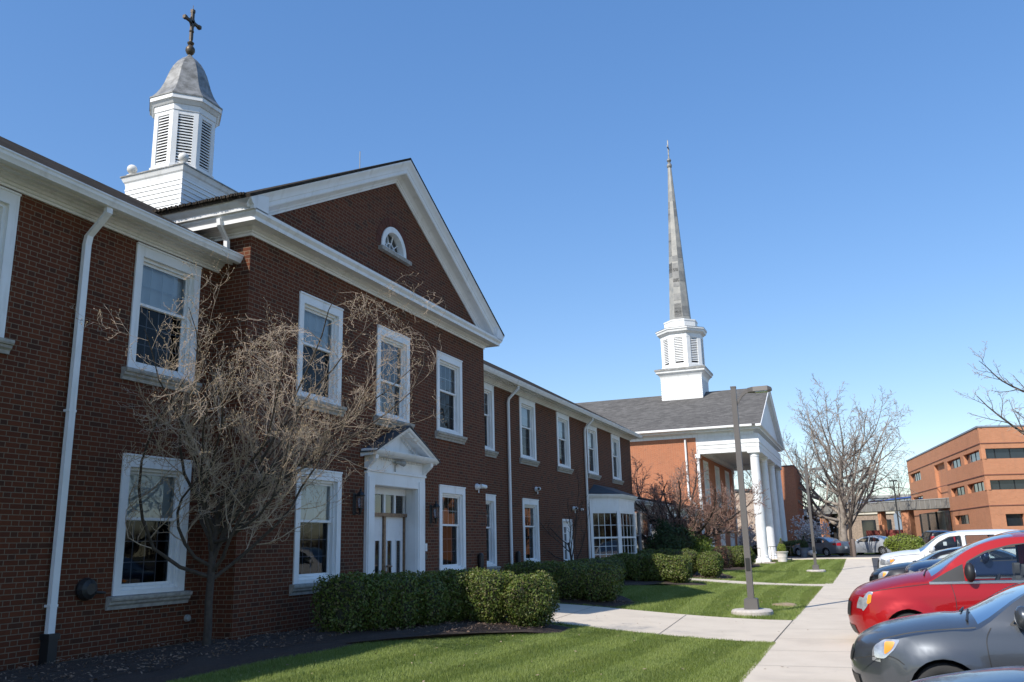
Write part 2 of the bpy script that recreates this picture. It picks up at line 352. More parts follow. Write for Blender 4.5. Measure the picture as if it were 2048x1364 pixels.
def npmesh(name, V, F, mat, parent=None, **tg):
    """fast mesh from numpy arrays: F of shape (n,k)"""
    me = bpy.data.meshes.new(name); k = F.shape[1]; n = len(F)
    if parent is not None: V = V-np.array(wloc(parent))
    me.vertices.add(len(V)); me.vertices.foreach_set('co', V.astype(np.float32).ravel())
    me.loops.add(n*k); me.loops.foreach_set('vertex_index', F.astype(np.int32).ravel())
    me.polygons.add(n); me.polygons.foreach_set('loop_start', np.arange(0, n*k, k, dtype=np.int32)); me.polygons.foreach_set('loop_total', np.full(n, k, dtype=np.int32))
    for mt in (mat if isinstance(mat, (list, tuple)) else [mat]): me.materials.append(M_[mt])
    me.update(); me.validate()
    o = bpy.data.objects.new(name, me); COL.objects.link(o)
    if parent is not None: o.parent = parent
    tag(o, **tg); return o
def copy_tree(o, parent=None):
    c = o.copy(); COL.objects.link(c); c.parent = parent
    for ch in list(o.children): copy_tree(ch, c)
    return c
def sst(t): t = min(1, max(0, t)); return t*t*(3-2*t)
#--PART2--
# ------------------------------------------------------------------ ground
def g(x, y): return .45*sst((y-50)/25)+.33*sst((-x-1.9)/7.3)*(1-sst((y-45)/10))*(1-sst((-x-14)/3))
def lotz(y): return -.15+.13*sst((y-14)/14)+.44*sst((y-50)/20)
def sheet(name, x0f, x1f, y0, y1, nx, ny, zf, mat, dz=0, skirt=0, parent=None, **tg):
    """x0f/x1f: numbers or functions of y"""
    f0 = x0f if callable(x0f) else (lambda y: x0f); f1 = x1f if callable(x1f) else (lambda y: x1f)
    mb = MB(); vs = []; fs = []
    for j in range(ny+1):
        y = y0+(y1-y0)*j/ny
        for i in range(nx+1):
            x = f0(y)+(f1(y)-f0(y))*i/nx; vs.append((x, y, zf(x, y)+dz))
    for j in range(ny):
        for i in range(nx): a = j*(nx+1)+i; fs.append((a, a+1, a+nx+2, a+nx+1))
    if skirt:
        ring = [i for i in range(nx+1)]+[(j+1)*(nx+1)-1 for j in range(1, ny+1)]+[ny*(nx+1)+i for i in range(nx-1, -1, -1)]+[j*(nx+1) for j in range(ny-1, 0, -1)]
        b = len(vs); vs += [(vs[i][0], vs[i][1], vs[i][2]-skirt) for i in ring]; n = len(ring)
        fs += [(ring[i], b+i, b+(i+1) % n, ring[(i+1) % n]) for i in range(n)]
    mb.add(vs, fs)
    return mb.build(name, mat, parent, smooth=True, angle=40, fix=bool(skirt), **tg)
def gz(x, y): return -.42+.80*sst((y-50)/25)
mb = MB(); xs = [-900, -200, -60, -20, 0, 40, 120, 900]; ys = [-900, -100, -20, 40, 46, 50, 54, 58, 62, 66, 70, 75, 80, 120, 300, 900]
mb.add([(x, y, gz(x, y)) for y in ys for x in xs], [(j*8+i, j*8+i+1, (j+1)*8+i+1, (j+1)*8+i) for j in range(len(ys)-1) for i in range(7)])
mb.build('ground', plain('far_ground', (.13, .13, .07), 1, c2=(.10, .095, .07), scale=.05), kind='structure')
sheet('lawn', -10.6, -1.74, -6, 68, 36, 120, g, 'lawn', kind='structure')
def swl(y): return -1.74+.25*sst((y-43)/1.5)
sheet('sidewalk', swl, .19, -6, 66.2, 4, 90, g, 'conc', .012, .3, kind='structure')
def crossy(x, y): return g(x, y)
sheet('cross_sidewalk', -14, 22, 66.2, 69, 12, 3, lambda x, y: .36+.0*y, 'conc', .03, .3, kind='structure')
sheet('parking_lot', .19, 45, -12, 66.2, 8, 60, lambda x, y: lotz(y), 'asphalt', kind='structure')
sheet('road', -60, 60, 69, 104, 6, 4, lambda x, y: .385, 'asphalt', kind='structure')
# wide path to the door and the narrow path beyond
def strip(name, A, B, C, D, dz, **tg):
    """A,B near edge from east to west; D,C far edge"""
    mb = MB(); n = 16; vs = []
    for i in range(n+1):
        t = i/n
        for P, Q in ((A, B), (D, C)):
            for k in range(3): pass
        a = (A[0]+(B[0]-A[0])*t, A[1]+(B[1]-A[1])*t); d = (D[0]+(C[0]-D[0])*t, D[1]+(C[1]-D[1])*t)
        for k in range(5):
            x = a[0]+(d[0]-a[0])*k/4; y = a[1]+(d[1]-a[1])*k/4; vs.append((x, y, g(x, y)+dz))
    fs = [(i*5+k, i*5+k+1, (i+1)*5+k+1, (i+1)*5+k) for i in range(n) for k in range(4)]
    mb.add(vs, fs); return mb.build(name, 'conc', fix=False, smooth=True, angle=60, kind='structure')
strip('path', (-1.74, 16.65), (-9.94, 18.4), (-9.94, 22.5), (-1.74, 21.2), .010)
strip('path', (-1.74, 35.75), (-9.6, 35.9), (-9.6, 37.9), (-1.74, 37.7), .010)
# concrete joints: thin sheets just above
mj = MB()
def seg(x0, y0, x1, y1, wd=.014, dz=.018, mb=None):
    mb = mb or mj; d = Vector((x1-x0, y1-y0)).normalized(); nx, ny = -d.y*wd/2, d.x*wd/2; n = max(1, int(math.hypot(x1-x0, y1-y0)/1.2))
    for i in range(n):
        a, b = i/n, (i+1)/n; p = (x0+(x1-x0)*a, y0+(y1-y0)*a); q = (x0+(x1-x0)*b, y0+(y1-y0)*b)
        mb.quad((p[0]-nx, p[1]-ny, g(*p)+dz), (p[0]+nx, p[1]+ny, g(*p)+dz), (q[0]+nx, q[1]+ny, g(*q)+dz), (q[0]-nx, q[1]-ny, g(*q)+dz))
for y in np.arange(4.5, 64, 1.83): seg(-1.74, y, .19, y+.02, .010)
seg(-1.735, 16.6, -1.735, 21.2, .02); seg(-3.9, 17.1, -4.2, 21.5, .012); seg(-6.4, 17.6, -6.6, 21.9, .012)
for x in (-3.6, -5.4, -7.2): seg(x, 35.8, x, 37.75, .012)
mj.build('pavement_joints', 'joint', fix=False, kind='structure')
# planting beds
M_['soil'] = plain('dry_soil', (.36, .27, .18), 1, c2=(.26, .19, .12), scale=12, bmp=1)
def bed(pts, dz, name='mulch_bed', mt='mulch'):
    n = len(pts); cx = sum(p[0] for p in pts)/n; cy = sum(p[1] for p in pts)/n; vs = []; fs = []; K = 7
    for k in range(K+1):
        for p in pts:
            x = cx+(p[0]-cx)*k/K; y = cy+(p[1]-cy)*k/K
            vs.append((x, y, g(x, y)+dz+(.05 if k < K else -.02)+(.03*math.sin(x*7+y*5) if k < K-1 else 0)))
    for k in range(K):
        for i in range(n): fs.append((k*n+i, k*n+(i+1) % n, (k+1)*n+(i+1) % n, (k+1)*n+i))
    mb = MB(); mb.add(vs, fs); mb.build(name, mt, smooth=True, kind='structure')
def dens(pts, step=.5):
    out = []
    for i in range(len(pts)):
        a, b = pts[i], pts[(i+1) % len(pts)]; n = max(1, int(math.hypot(b[0]-a[0], b[1]-a[1])/step))
        for k in range(n): out.append((a[0]+(b[0]-a[0])*k/n+random.uniform(-.05, .05), a[1]+(b[1]-a[1])*k/n+random.uniform(-.05, .05)))
    return out
BEDS = [[(-10.65, 3), (-7.9, 3), (-7.95, 8), (-7.9, 10.6), (-7.75, 12.6), (-7.4, 14.1), (-6.3, 15.4), (-5.55, 16.15), (-5.6, 17.2), (-6.1, 17.52), (-9.9, 18.3), (-9.95, 14), (-10.65, 12)],
        [(-9.9, 22.55), (-6.1, 22.0), (-5.8, 23.4), (-7.2, 24.4), (-9.3, 25.2), (-9.6, 30), (-9.4, 32.5), (-6.2, 32.5), (-5.7, 33.6), (-5.9, 34.7), (-10.6, 35.7)],
        [(-10.6, 38.0), (-5.9, 38.1), (-5.4, 39.6), (-7.3, 41.5), (-7.6, 50), (-6.9, 55), (-6.5, 59.5), (-6.9, 61.8), (-10.6, 61.8)]]
for b in BEDS: bed(dens(b), .015)
bed(dens([(-2.75, 26.0), (-2.3, 25.4), (-1.95, 25.1), (-1.9, 25.8), (-2.3, 26.5)], .25), -.015, 'bare_soil_patch', 'soil')

# ------------------------------------------------------------------ main school building
XW, XP = -10.69, -9.96
Y0, Y1 = -6.0, 43.0
PY0, PY1, PYC = 12.16, 22.81, 17.48
WT = 6.95
school = empty('school_building', (XW, 17.5, .2), 'long two-storey red brick building with gabled bay and white roof cupola', 'building')
def wall_x(mb, X, y0, y1, z0, z1, holes, t=.22):
    """wall facing +X with rectangular holes; reveals t deep"""
    yy = sorted({y0, y1, *[h[0] for h in holes], *[h[1] for h in holes]}); zz = sorted({z0, z1, *[h[2] for h in holes], *[h[3] for h in holes]})
    for a, b in zip(yy, yy[1:]):
        for c, d in zip(zz, zz[1:]):
            my, mz = (a+b)/2, (c+d)/2
            if any(h[0] < my < h[1] and h[2] < mz < h[3] for h in holes): continue
            mb.quad((X, a, c), (X, b, c), (X, b, d), (X, a, d))
    for a, b, c, d in holes:
        mb.quad((X, a, c), (X, a, d), (X-t, a, d), (X-t, a, c)); mb.quad((X, b, d), (X, b, c), (X-t, b, c), (X-t, b, d))
        mb.quad((X, b, c), (X, a, c), (X-t, a, c), (X-t, b, c)); mb.quad((X, a, d), (X, b, d), (X-t, b, d), (X-t, a, d))
WW = 1.54
UP = (4.72, 6.84); LO = (1.2, 3.36)
wins = []    # X, yc, width, z0, z1, style
for yc in (7.27, 10.95): wins.append((XW, yc, 1.5, *UP, 'blindtop'))
for yc, st in ((24.43, 'plain'), (28.26, 'sky'), (32.2, 'sky'), (36.18, 'sky'), (40.1, 'sky')): wins.append((XW, yc, WW, *UP, st))
wins += [(XP, 14.46, WW, *UP, 'blindtop'), (XP, 17.46, WW, *UP, 'open'), (XP, 20.48, WW, *UP, 'plain')]
wins += [(XW, 3.5, 1.5, *LO, 'blindtop'), (XW, 7.1, 1.5, *LO, 'blindtop'), (XW, 11.02, 1.5, *LO, 'blindtop'), (XW, 24.43, WW, *LO, 'plain'), (XW, 28.32, WW, *LO, 'tall'),
         (XP, 14.56, WW, *LO, 'blindtop'), (XP, 20.6, WW, *LO, 'plain'), (XW, 3.5, 1.5, *UP, 'plain')]
DOOR = (16.58, 18.58, .35, 3.18); SDOOR = (31.72, 32.9, .3, 2.75)
BAYH = (35.7, 39.8, .9, 3.3)
mb = MB()
hW = [(yc-wd/2, yc+wd/2, a, b) for X, yc, wd, a, b, s_ in wins if X == XW]
wall_x(mb, XW, Y0, PY0, .0, WT, [h for h in hW if h[1] < PY0])
wall_x(mb, XW, PY1, Y1, .0, WT, [h for h in hW if h[0] > PY1]+[SDOOR, BAYH])
mb.quad((XW, Y1, 0), (XW-12.4, Y1, 0), (XW-12.4, Y1, WT), (XW, Y1, WT)); mb.add([(XW, Y1, WT), (XW-12.4, Y1, WT), (-16.9, Y1, 10.8)], [(0, 1, 2)])
mb.quad((XW, Y0, 0), (XW-12.4, Y0, 0), (XW-12.4, Y0, WT), (XW, Y0, WT)); mb.quad((XW-12.4, Y0, 0), (XW-12.4, Y1, 0), (XW-12.4, Y1, WT), (XW-12.4, Y0, WT))
mb.build('wall', 'brick', school, fix=False)
mb = MB(); PT = 7.6
wall_x(mb, XP, PY0, PY1, .0, PT, [(yc-wd/2, yc+wd/2, a, b) for X, yc, wd, a, b, s_ in wins if X == XP]+[DOOR], .24)
for yy in (PY0, PY1): mb.quad((XP, yy, 0), (-13, yy, 0), (-13, yy, PT+.3), (XP, yy, PT+.3))
# gable with a half-round hole
TP = .542; RZ = 11.25; tipY = 5.93
def gz_(y, dz=.12): return RZ-dz-abs(y-PYC)*TP
FY, FZ, FR = 17.42, 8.86, .60
arc = [(FY+FR*math.cos(PI-PI*i/14), FZ+FR*math.sin(PI-PI*i/14)) for i in range(15)]
pts = [(PY0, PT), (PY1, PT), (PY1, gz_(PY1)), (PYC, gz_(PYC)), (PY0, gz_(PY0))]
allp = pts+arc
ed = [(i, (i+1) % 5) for i in range(5)]+[(5+i, 5+(i+1) % 15) for i in range(15)]
r = delaunay_2d_cdt([Vector(p) for p in allp], ed, [], 0, 1e-5)
tv = [(XP, p.x, p.y) for p in r[0]]; tf = []
for f in r[2]:
    cy = sum(r[0][i].x for i in f)/3; cz = sum(r[0][i].y for i in f)/3
    if cz > FZ and math.hypot(cy-FY, cz-FZ) < FR*.985: continue
    if cz > gz_(cy): continue
    tf.append(tuple(f))
mb.add(tv, tf)
for i in range(14):
    a, b = arc[i], arc[i+1]; mb.quad((XP, a[0], a[1]), (XP, b[0], b[1]), (XP-.2, b[0], b[1]), (XP-.2, a[0], a[1]))
mb.build('gable_wall', 'brick', school, fix=False)
mb = MB()      # projecting brick arch and belt course
for i in range(13):
    a0, a1 = PI*i/13+.012, PI*(i+1)/13-.012
    q = [(FY+rr*math.cos(a), FZ+rr*math.sin(a)) for a, rr in ((a0, .61), (a1, .61), (a1, .83), (a0, .83))]
    mb.sweep([[(XP-.02, *p) for p in q], [(XP+.008, *p) for p in q]])
mb.build('brick_arch', plain('arch_brick', (.115, .034, .018), .9, scale=6, c2=(.075, .022, .012)), school)

# roofs
mb = MB(); GZ, GX = 7.12, -10.12; RX, RZm = -16.9, 10.93
for (a, b) in ((Y0-.4, Y1+.3),):
    mb.sweep([[(GX-.02, y, GZ+.03), (RX, y, RZm), (2*RX-GX, y, GZ+.03), (2*RX-GX, y, GZ-.08), (RX, y, RZm-.15), (GX-.02, y, GZ-.02)] for y in (a, b)])
mb.build('roof', 'roof', school)
mb = MB(); XE = -9.52
mb.sweep([[(x, PYC-tipY-.02, RZ-tipY*TP-.02), (x, PYC, RZ+.03), (x, PYC+tipY+.02, RZ-tipY*TP-.02), (x, PYC+tipY, RZ-tipY*TP-.075), (x, PYC, RZ-.03), (x, PYC-tipY, RZ-tipY*TP-.075)] for x in (XE, -23.5)])
mb.build('gable_roof', 'roof', school)
# ragged shingle edge bits along the near eave of the gable roof
mb = MB()
for k in range(60):
    x = XE-.1-k*.045-random.random()*.02; y = PYC-tipY-.02; z = RZ-tipY*TP
    mb.box(x, x-.03, y-.03-random.random()*.03, y+.05, z-.03, z+.015+random.random()*.012)
mb.build('shingle_edge', 'roof', school)

# cornices and gutters: profile (outward, z)
main_prof = [(0, 6.87), (.035, 6.87), (.035, 6.905), (.065, 6.915), (.065, 6.95), (.10, 6.955), (.115, 6.99), (.15, 7.005), (.15, 7.03), (.29, 7.035), (.29, 6.995), (.335, 6.985), (.335, 7.02), (.36, 7.03), (.43, 7.04), (.43, 7.08), (0, 7.1)]
gut_prof = [(.43, 6.985), (.47, 6.98), (.52, 6.995), (.535, 7.03), (.56, 7.06), (.57, 7.10), (.585, 7.115), (.585, 7.135), (.56, 7.135), (.55, 7.10), (.44, 7.10)]
def run_y(mb, X, prof, y0, y1):
    mb.sweep([[(X+d, y, z) for d, z in prof] for y in (y0, y1)])
for a, b in ((Y0-.3, PY0), (PY1, Y1)):
    mb = MB(); run_y(mb, XW, main_prof, a, b)
    if b == Y1:
        mb = MB(); ring = lambda d, z, y: (XW+d, y, z)
        mb.sweep([[(XW+d, a, z) for d, z in main_prof], [(XW+d, b+d, z) for d, z in main_prof], [(XW-12.4, b+d, z) for d, z in main_prof]])
    mb.build('cornice', 'white', school, smooth=True, angle=25)
    mb = MB(); run_y(mb, XW, gut_prof, a, b+(.45 if b == Y1 else 0)); mb.build('gutter', 'white', school, smooth=True, angle=25)
pav_prof = [(0, 7.50), (.03, 7.50), (.03, 7.545), (.06, 7.56), (.06, 7.585), (.10, 7.60), (.13, 7.625), (.135, 7.65), (.33, 7.655), (.345, 7.63), (.37, 7.63), (.375, 7.70), (.40, 7.73), (.425, 7.76), (.43, 7.80), (.43, 7.82), (0, 7.97)]
mb = MB()
mb.sweep([[(-12.6, PY0-d, z) for d, z in pav_prof], [(XP+d, PY0-d, z) for d, z in pav_prof], [(XP+d, PY1+d, z) for d, z in pav_prof], [(-12.6, PY1+d, z) for d, z in pav_prof]])
mb.build('cornice', 'white', school, smooth=True, angle=25)
# raking cornice: profile (perpendicular distance below roof, outward)
rake = [(.50, 0), (.50, .03), (.46, .035), (.44, .06), (.41, .065), (.38, .10), (.35, .13), (.345, .14), (.335, .31), (.31, .33), (.24, .335), (.225, .35), (.17, .36), (.13, .385), (.10, .41), (.07, .43), (.03, .435), (.03, 0)]
ca, sa = math.cos(math.atan(TP)), math.sin(math.atan(TP))
for sg in (-1, 1):
    mb = MB(); rings = []
    for end in (0, 1):
        rg = []
        for p, d in rake:
            if end == 0: y = PYC; z = RZ-p/ca
            else:
                yy = tipY - .0; y = PYC+sg*yy; z = RZ-yy*TP-p/ca
                if z < 7.80: # stop on top of the horizontal cornice
                    y = PYC+sg*((RZ-p/ca-7.80)/TP); z = 7.80
            rg.append((XP+d, y, z))
        rings.append(rg)
    mb.sweep(rings); mb.build('raking_cornice', 'white', school, smooth=True, angle=25)

mb = MB(); fp = [(0, 7.80), (.40, 7.80), (.41, 7.86), (.46, 7.90), (.50, 7.96), (.50, 8.03), (0, 8.15)]
for yy, sg in ((PY0, -1), (PY1, 1)): mb = MB(); mb.sweep([[(x, yy+sg*(d+.08), z) for d, z in fp] for x in (-14.5, XP+.43)]); mb.build('eave_fascia', 'white', school, smooth=True, angle=25)
# windows
def rectring(mb, X0, X1, y0, y1, z0, z1, wl, wt, wb=None):
    wb = wb if wb is not None else wt
    mb.box(X0, X1, y0, y0+wl, z0, z1); mb.box(X0, X1, y1-wl, y1, z0, z1)
    mb.box(X0, X1, y0+wl, y1-wl, z1-wt, z1)
    if wb: mb.box(X0, X1, y0+wl, y1-wl, z0, z0+wb)
def window(root, X, yc, wd, z0, z1, st, sill=True, cols=4):
    y0, y1 = yc-wd/2, yc+wd/2
    mb = MB(); rectring(mb, X-.2, X+.028, y0, y1, z0, z1, .15, .20, .07)
    rectring(mb, X-.2, X-.035, y0+.15, y1-.15, z0+.07, z1-.20, .045, .05, .05)
    mb.box(X+.028, X+.045, y0-.004, y1+.004, z1-.03, z1+.002)
    wn = mb.build('window', 'white', root)
    if sill:
        s = MB(); pr = [(-.1, z0-.20), (.035, z0-.20), (.045, z0-.15), (.08, z0-.12), (.085, z0-.085), (.11, z0-.075), (.12, z0-.05), (.12, z0-.012), (.028, z0-.003), (-.1, z0-.003)]
        s.sweep([[(X+d, y, z) for d, z in pr] for y in (y0-.10, y1+.10)]); s.build('sill', 'stone', wn)
    a, b = y0+.195, y1-.195; c, d = z0+.12, z1-.25; h = d-c; mz = c+h*(.58 if st != 'open' else .44)
    xs_up, xs_lo = X-.085, X-.12
    if st == 'tall': mz = c+h*.62
    for nm, (p, q), xx in (('upper_sash', (mz-.02, d), xs_up), ('lower_sash', (c, mz+.02), xs_lo)):
        m2 = MB(); rectring(m2, xx-.035, xx, a, b, p, q, .04, .045)
        m2.build(nm, 'white', wn)
        m3 = MB(); rows = 2 if nm[0] == 'u' else 3
        m3.quad((xx-.02, a, p), (xx-.02, b, p), (xx-.02, b, q), (xx-.02, a, q))
        m3.build('pane', 'screen' if nm[0] == 'l' and st in ('blindtop', 'plain', 'sky', 'tall') else 'glass', wn, fix=False)
        m4 = MB(); ww = b-a-.08; hh = q-p-.09
        for k in range(1, cols): y = a+.04+ww*k/cols; m4.box(xx-.036, xx-.028, y-.008, y+.008, p+.045, q-.045)
        for k in range(1, rows): z = p+.045+hh*k/rows; m4.box(xx-.0365, xx-.0275, a+.04, b-.04, z-.008, z+.008)
        m4.build('muntins', 'white' if st != 'blindtop' or nm[0] == 'l' else 'blind', wn)
    m5 = MB(); xb = X-.19
    if st == 'blindtop': m5.quad((xb, a, mz), (xb, b, mz), (xb, b, d), (xb, a, d)); m5.build('blind', 'blind', wn, fix=False)
    elif st == 'open': m5.quad((xb, a, d-.25), (xb, b, d-.25), (xb, b, d), (xb, a, d)); m5.build('blind', 'dark_backing', wn, fix=False)
    elif st == 'sky': m5.quad((xb, a, mz+.1), (xb, b, mz+.1), (xb, b, d), (xb, a, d)); m5.build('blind', 'blind', wn, fix=False)
    m6 = MB(); m6.quad((X-.45, y0-.1, z0-.1), (X-.45, y1+.1, z0-.1), (X-.45, y1+.1, z1+.1), (X-.45, y0-.1, z1+.1)); m6.build('dark_backing', 'dark_backing' if st in ('plain', 'tall') else 'void', wn, fix=False)  # dark sheet behind the sashes in place of an unlit room
    return wn
for wdef in wins: window(school, *wdef)
# fanlight in the gable
mb = MB()
def arcband(mb, X0, X1, r0, r1, n=16, cy=FY, cz=FZ):
    rings = []
    for i in range(n+1):
        a = PI*i/n; c, s_ = math.cos(a), math.sin(a)
        rings.append([(X0, cy+r0*c, cz+r0*s_), (X1, cy+r0*c, cz+r0*s_), (X1, cy+r1*c, cz+r1*s_), (X0, cy+r1*c, cz+r1*s_)])
    mb.sweep(rings)
arcband(mb, XP-.15, XP+.03, .46, .6); mb.box(XP-.15, XP+.03, FY-.6, FY+.6, FZ-.07, FZ)
fan = mb.build('fanlight', 'white', school)
mb = MB(); arcband(mb, XP-.12, XP-.09, .20, .225)
mb.box(XP-.12, XP-.09, FY-.46, FY+.46, FZ+.0, FZ+.03)
for a in (36, 72, 108, 144):
    c, s_ = math.cos(rad(a)), math.sin(rad(a)); nx, nz = -s_*.012, c*.012
    q = [(FY+.21*c+nx, FZ+.21*s_+nz), (FY+.47*c+nx, FZ+.47*s_+nz), (FY+.47*c-nx, FZ+.47*s_-nz), (FY+.21*c-nx, FZ+.21*s_-nz)]
    mb.sweep([[(XP-.12, *p) for p in q], [(XP-.095, *p) for p in q]])
mb.box(XP-.12, XP-.095, FY-.01, FY+.01, FZ+.03, FZ+.2)
mb.build('muntins', 'white', fan)
mb = MB(); mb.add([(XP-.13, FY+.48*math.cos(PI*i/16), FZ+.48*math.sin(PI*i/16)) for i in range(17)], [tuple(range(17))]); mb.build('pane', 'glass', fan, fix=False)
mb = MB(); mb.box(XP-.3, XP-.29, FY-.6, FY+.6, FZ-.05, FZ+.65); mb.build('blind', 'blind', fan)
mb = MB(); mb.box(XP-.05, XP+.12, FY-.72, FY+.72, FZ-.17, FZ-.073); mb.build('sill', 'stone', fan)

# downspouts
def spout(root, X, y, ztop, out, zb, w_=.095, boot=False, mat='white', rnd=False):
    mb = MB()
    path = [(X+out, y, ztop), (X+out, y, ztop-.10), (X+.10, y+.0, ztop-.42), (X+.075, y, ztop-.55), (X+.075, y, zb)]
    if rnd: mb.tube(path, .05, 10)
    else:
        rings = []
        for i, p in enumerate(path): rings.append([(p[0]-.035, y-w_/2, p[2]), (p[0]+.035, y-w_/2, p[2]), (p[0]+.035, y+w_/2, p[2]), (p[0]-.035, y+w_/2, p[2])])
        mb.sweep(rings)
        for z in (zb+.4, (zb+ztop)/2): mb.box(X, X+.113, y-w_/2-.012, y+w_/2+.012, z, z+.035)
    d = mb.build('downspout', mat, root, smooth=rnd)
    if boot:
        mb = MB(); mb.box(X+.01, X+.16, y-.075, y+.075, g(X, y)-.1, zb+.02); mb.box(X+.0, X+.175, y-.09, y+.09, zb-.03, zb+.05); mb.build('drain_boot', 'black', d)
    return d
spout(school, XW, 9.17, 7.0, .45, .72, .11, True)
spout(school, XW, 26.3, 7.0, .45, .3, rnd=True); spout(school, XW, 34.9, 7.0, .45, .3, rnd=True)
mb = MB(); yy = PY0-.12      # short spout from the gable eave
mb.sweep([[(x-.04, y-.04, z), (x+.04, y-.04, z), (x+.04, y+.04, z), (x-.04, y+.04, z)] for x, y, z in ((-10.35, PY0-.42, 7.74), (-10.35, PY0-.40, 7.62), (-10.40, PY0-.14, 7.42), (-10.42, PY0-.10, 7.16))])
mb.build('downspout', 'white', school)

# entrance
ent = MB()
a, b, c, d = 16.26, 18.94, .3, 3.46
for (p, q) in ((a, DOOR[0]), (DOOR[1], b)):
    ent.box(XP, XP+.07, p, q, c, d); ent.box(XP+.07, XP+.095, p+.04, q-.04 if p == a else q-.04, c+.25, d-.12); ent.box(XP, XP+.11, p-.0, q, c, c+.22)
ent.box(XP, XP+.07, DOOR[0], DOOR[1], DOOR[3], d); ent.box(XP, XP+.10, a-.02, b+.02, d, d+.05)
ent.box(XP, XP+.055, a, b, d+.05, 3.80)                                  # frieze board
for s_, y in ((-1, a-.02), (1, b-.10)):                                  # scroll brackets
    pr = [(0, 3.42), (.06, 3.42), (.07, 3.5), (.12, 3.58), (.22, 3.66), (.28, 3.72), (.29, 3.80), (0, 3.80)]
    ent.sweep([[(XP+dx, yy, z) for dx, z in pr] for yy in (y, y+.12)])
entr = ent.build('entrance_surround', 'white', school)
EC = 17.60; ET = 1.50; EZ = 3.86; EP = 4.52; es = (EP-EZ)/ET
mb = MB()
prE = [(0, 3.80), (.28, 3.80), (.30, 3.82), (.33, 3.825), (.36, 3.86), (.38, 3.90), (.38, 3.915), (0, 3.95)]
mb.sweep([[(XP, EC-1.36-dx*.4, z) for dx, z in prE], [(XP+dx, EC-1.36-dx*.4, z) for dx, z in prE], [(XP+dx, EC+1.36+dx*.4, z) for dx, z in prE], [(XP, EC+1.36+dx*.4, z) for dx, z in prE]])
rkE = [(.16, 0), (.16, .06), (.14, .10), (.13, .30), (.09, .32), (.07, .36), (.02, .38), (.02, 0)]
for sg in (-1, 1):
    mb.sweep([[(XP+dx, EC, EP+.03-p) for p, dx in rkE], [(XP+dx, EC+sg*(ET+.03), EP+.03-(ET+.03)*es-p*(.75)) for p, dx in rkE]])
mb.add([(XP+.05, EC-ET+.15, 3.9), (XP+.05, EC+ET-.15, 3.9), (XP+.05, EC, EP-.02)], [(0, 1, 2)])
for i in range(34):
    y = EC-1.28+i*.0776; mb.box(XP+.055, XP+.09, y-.02, y+.02, 3.745, 3.795)
for sg in (-1, 1):
    for i in range(14):
        t = .2+i*.085; y = EC+sg*t; z = EP-.145-t*es; mb.box(XP+.05, XP+.11, y-.02, y+.02, z-.05, z)
mb.build('pediment', 'white', entr)
mb = MB()
mb.sweep([[(x, EC-ET-.06, EP-(ET+.06)*es+.02), (x, EC, EP+.06), (x, EC+ET+.06, EP-(ET+.06)*es+.02), (x, EC+ET+.05, EP-(ET+.05)*es), (x, EC, EP+.033), (x, EC-ET-.05, EP-(ET+.05)*es)] for x in (XP+.40, XP)])
mb.build('canopy_roof', 'darkroof', entr)
mb = MB(); X = XP-.26                                                    # recess
mb.box(X-.02, XP+.02, DOOR[0]-.06, DOOR[0]+.012, .3, 3.2); mb.box(X-.02, XP+.02, DOOR[1]-.012, DOOR[1]+.06, .3, 3.2); mb.box(X-.02, XP+.02, DOOR[0]+.012, DOOR[1]-.012, 3.17, 3.24)
y0, y1 = DOOR[0], DOOR[1]
mb.box(X-.06, X, y0, y1, 3.02, 3.18); mb.box(X-.06, X, y0, y0+.06, .3, 3.02); mb.box(X-.06, X, y1-.06, y1, .3, 3.02)
for k in range(5):
    y = y0+.05+(y1-y0-.1)*k/4; mb.box(X-.06, X, y-.035, y+.035, 2.60, 3.02)
mb.build('door_frame', 'white', entr)
mb = MB(); mb.box(X-.05, X+.05, y0+.03, y1-.03, 2.52, 2.60); mb.box(X-.05, X+.02, y0+.95, y0+1.03, .35, 2.52); mb.box(X-.05, X+.02, y1-.09, y1-.05, .35, 2.52); mb.build('transom_bar', 'brass', entr)
mb = MB(); mb.quad((X-.04, y0, 2.6), (X-.04, y1, 2.6), (X-.04, y1, 3.02), (X-.04, y0, 3.02)); mb.build('transom_pane', 'glass', entr, fix=False)
mb = MB(); mb.quad((X-.5, y0, .3), (X-.5, y1, .3), (X-.5, y1, 3.1), (X-.5, y0, 3.1)); mb.build('dark_hall', 'void', entr, fix=False)
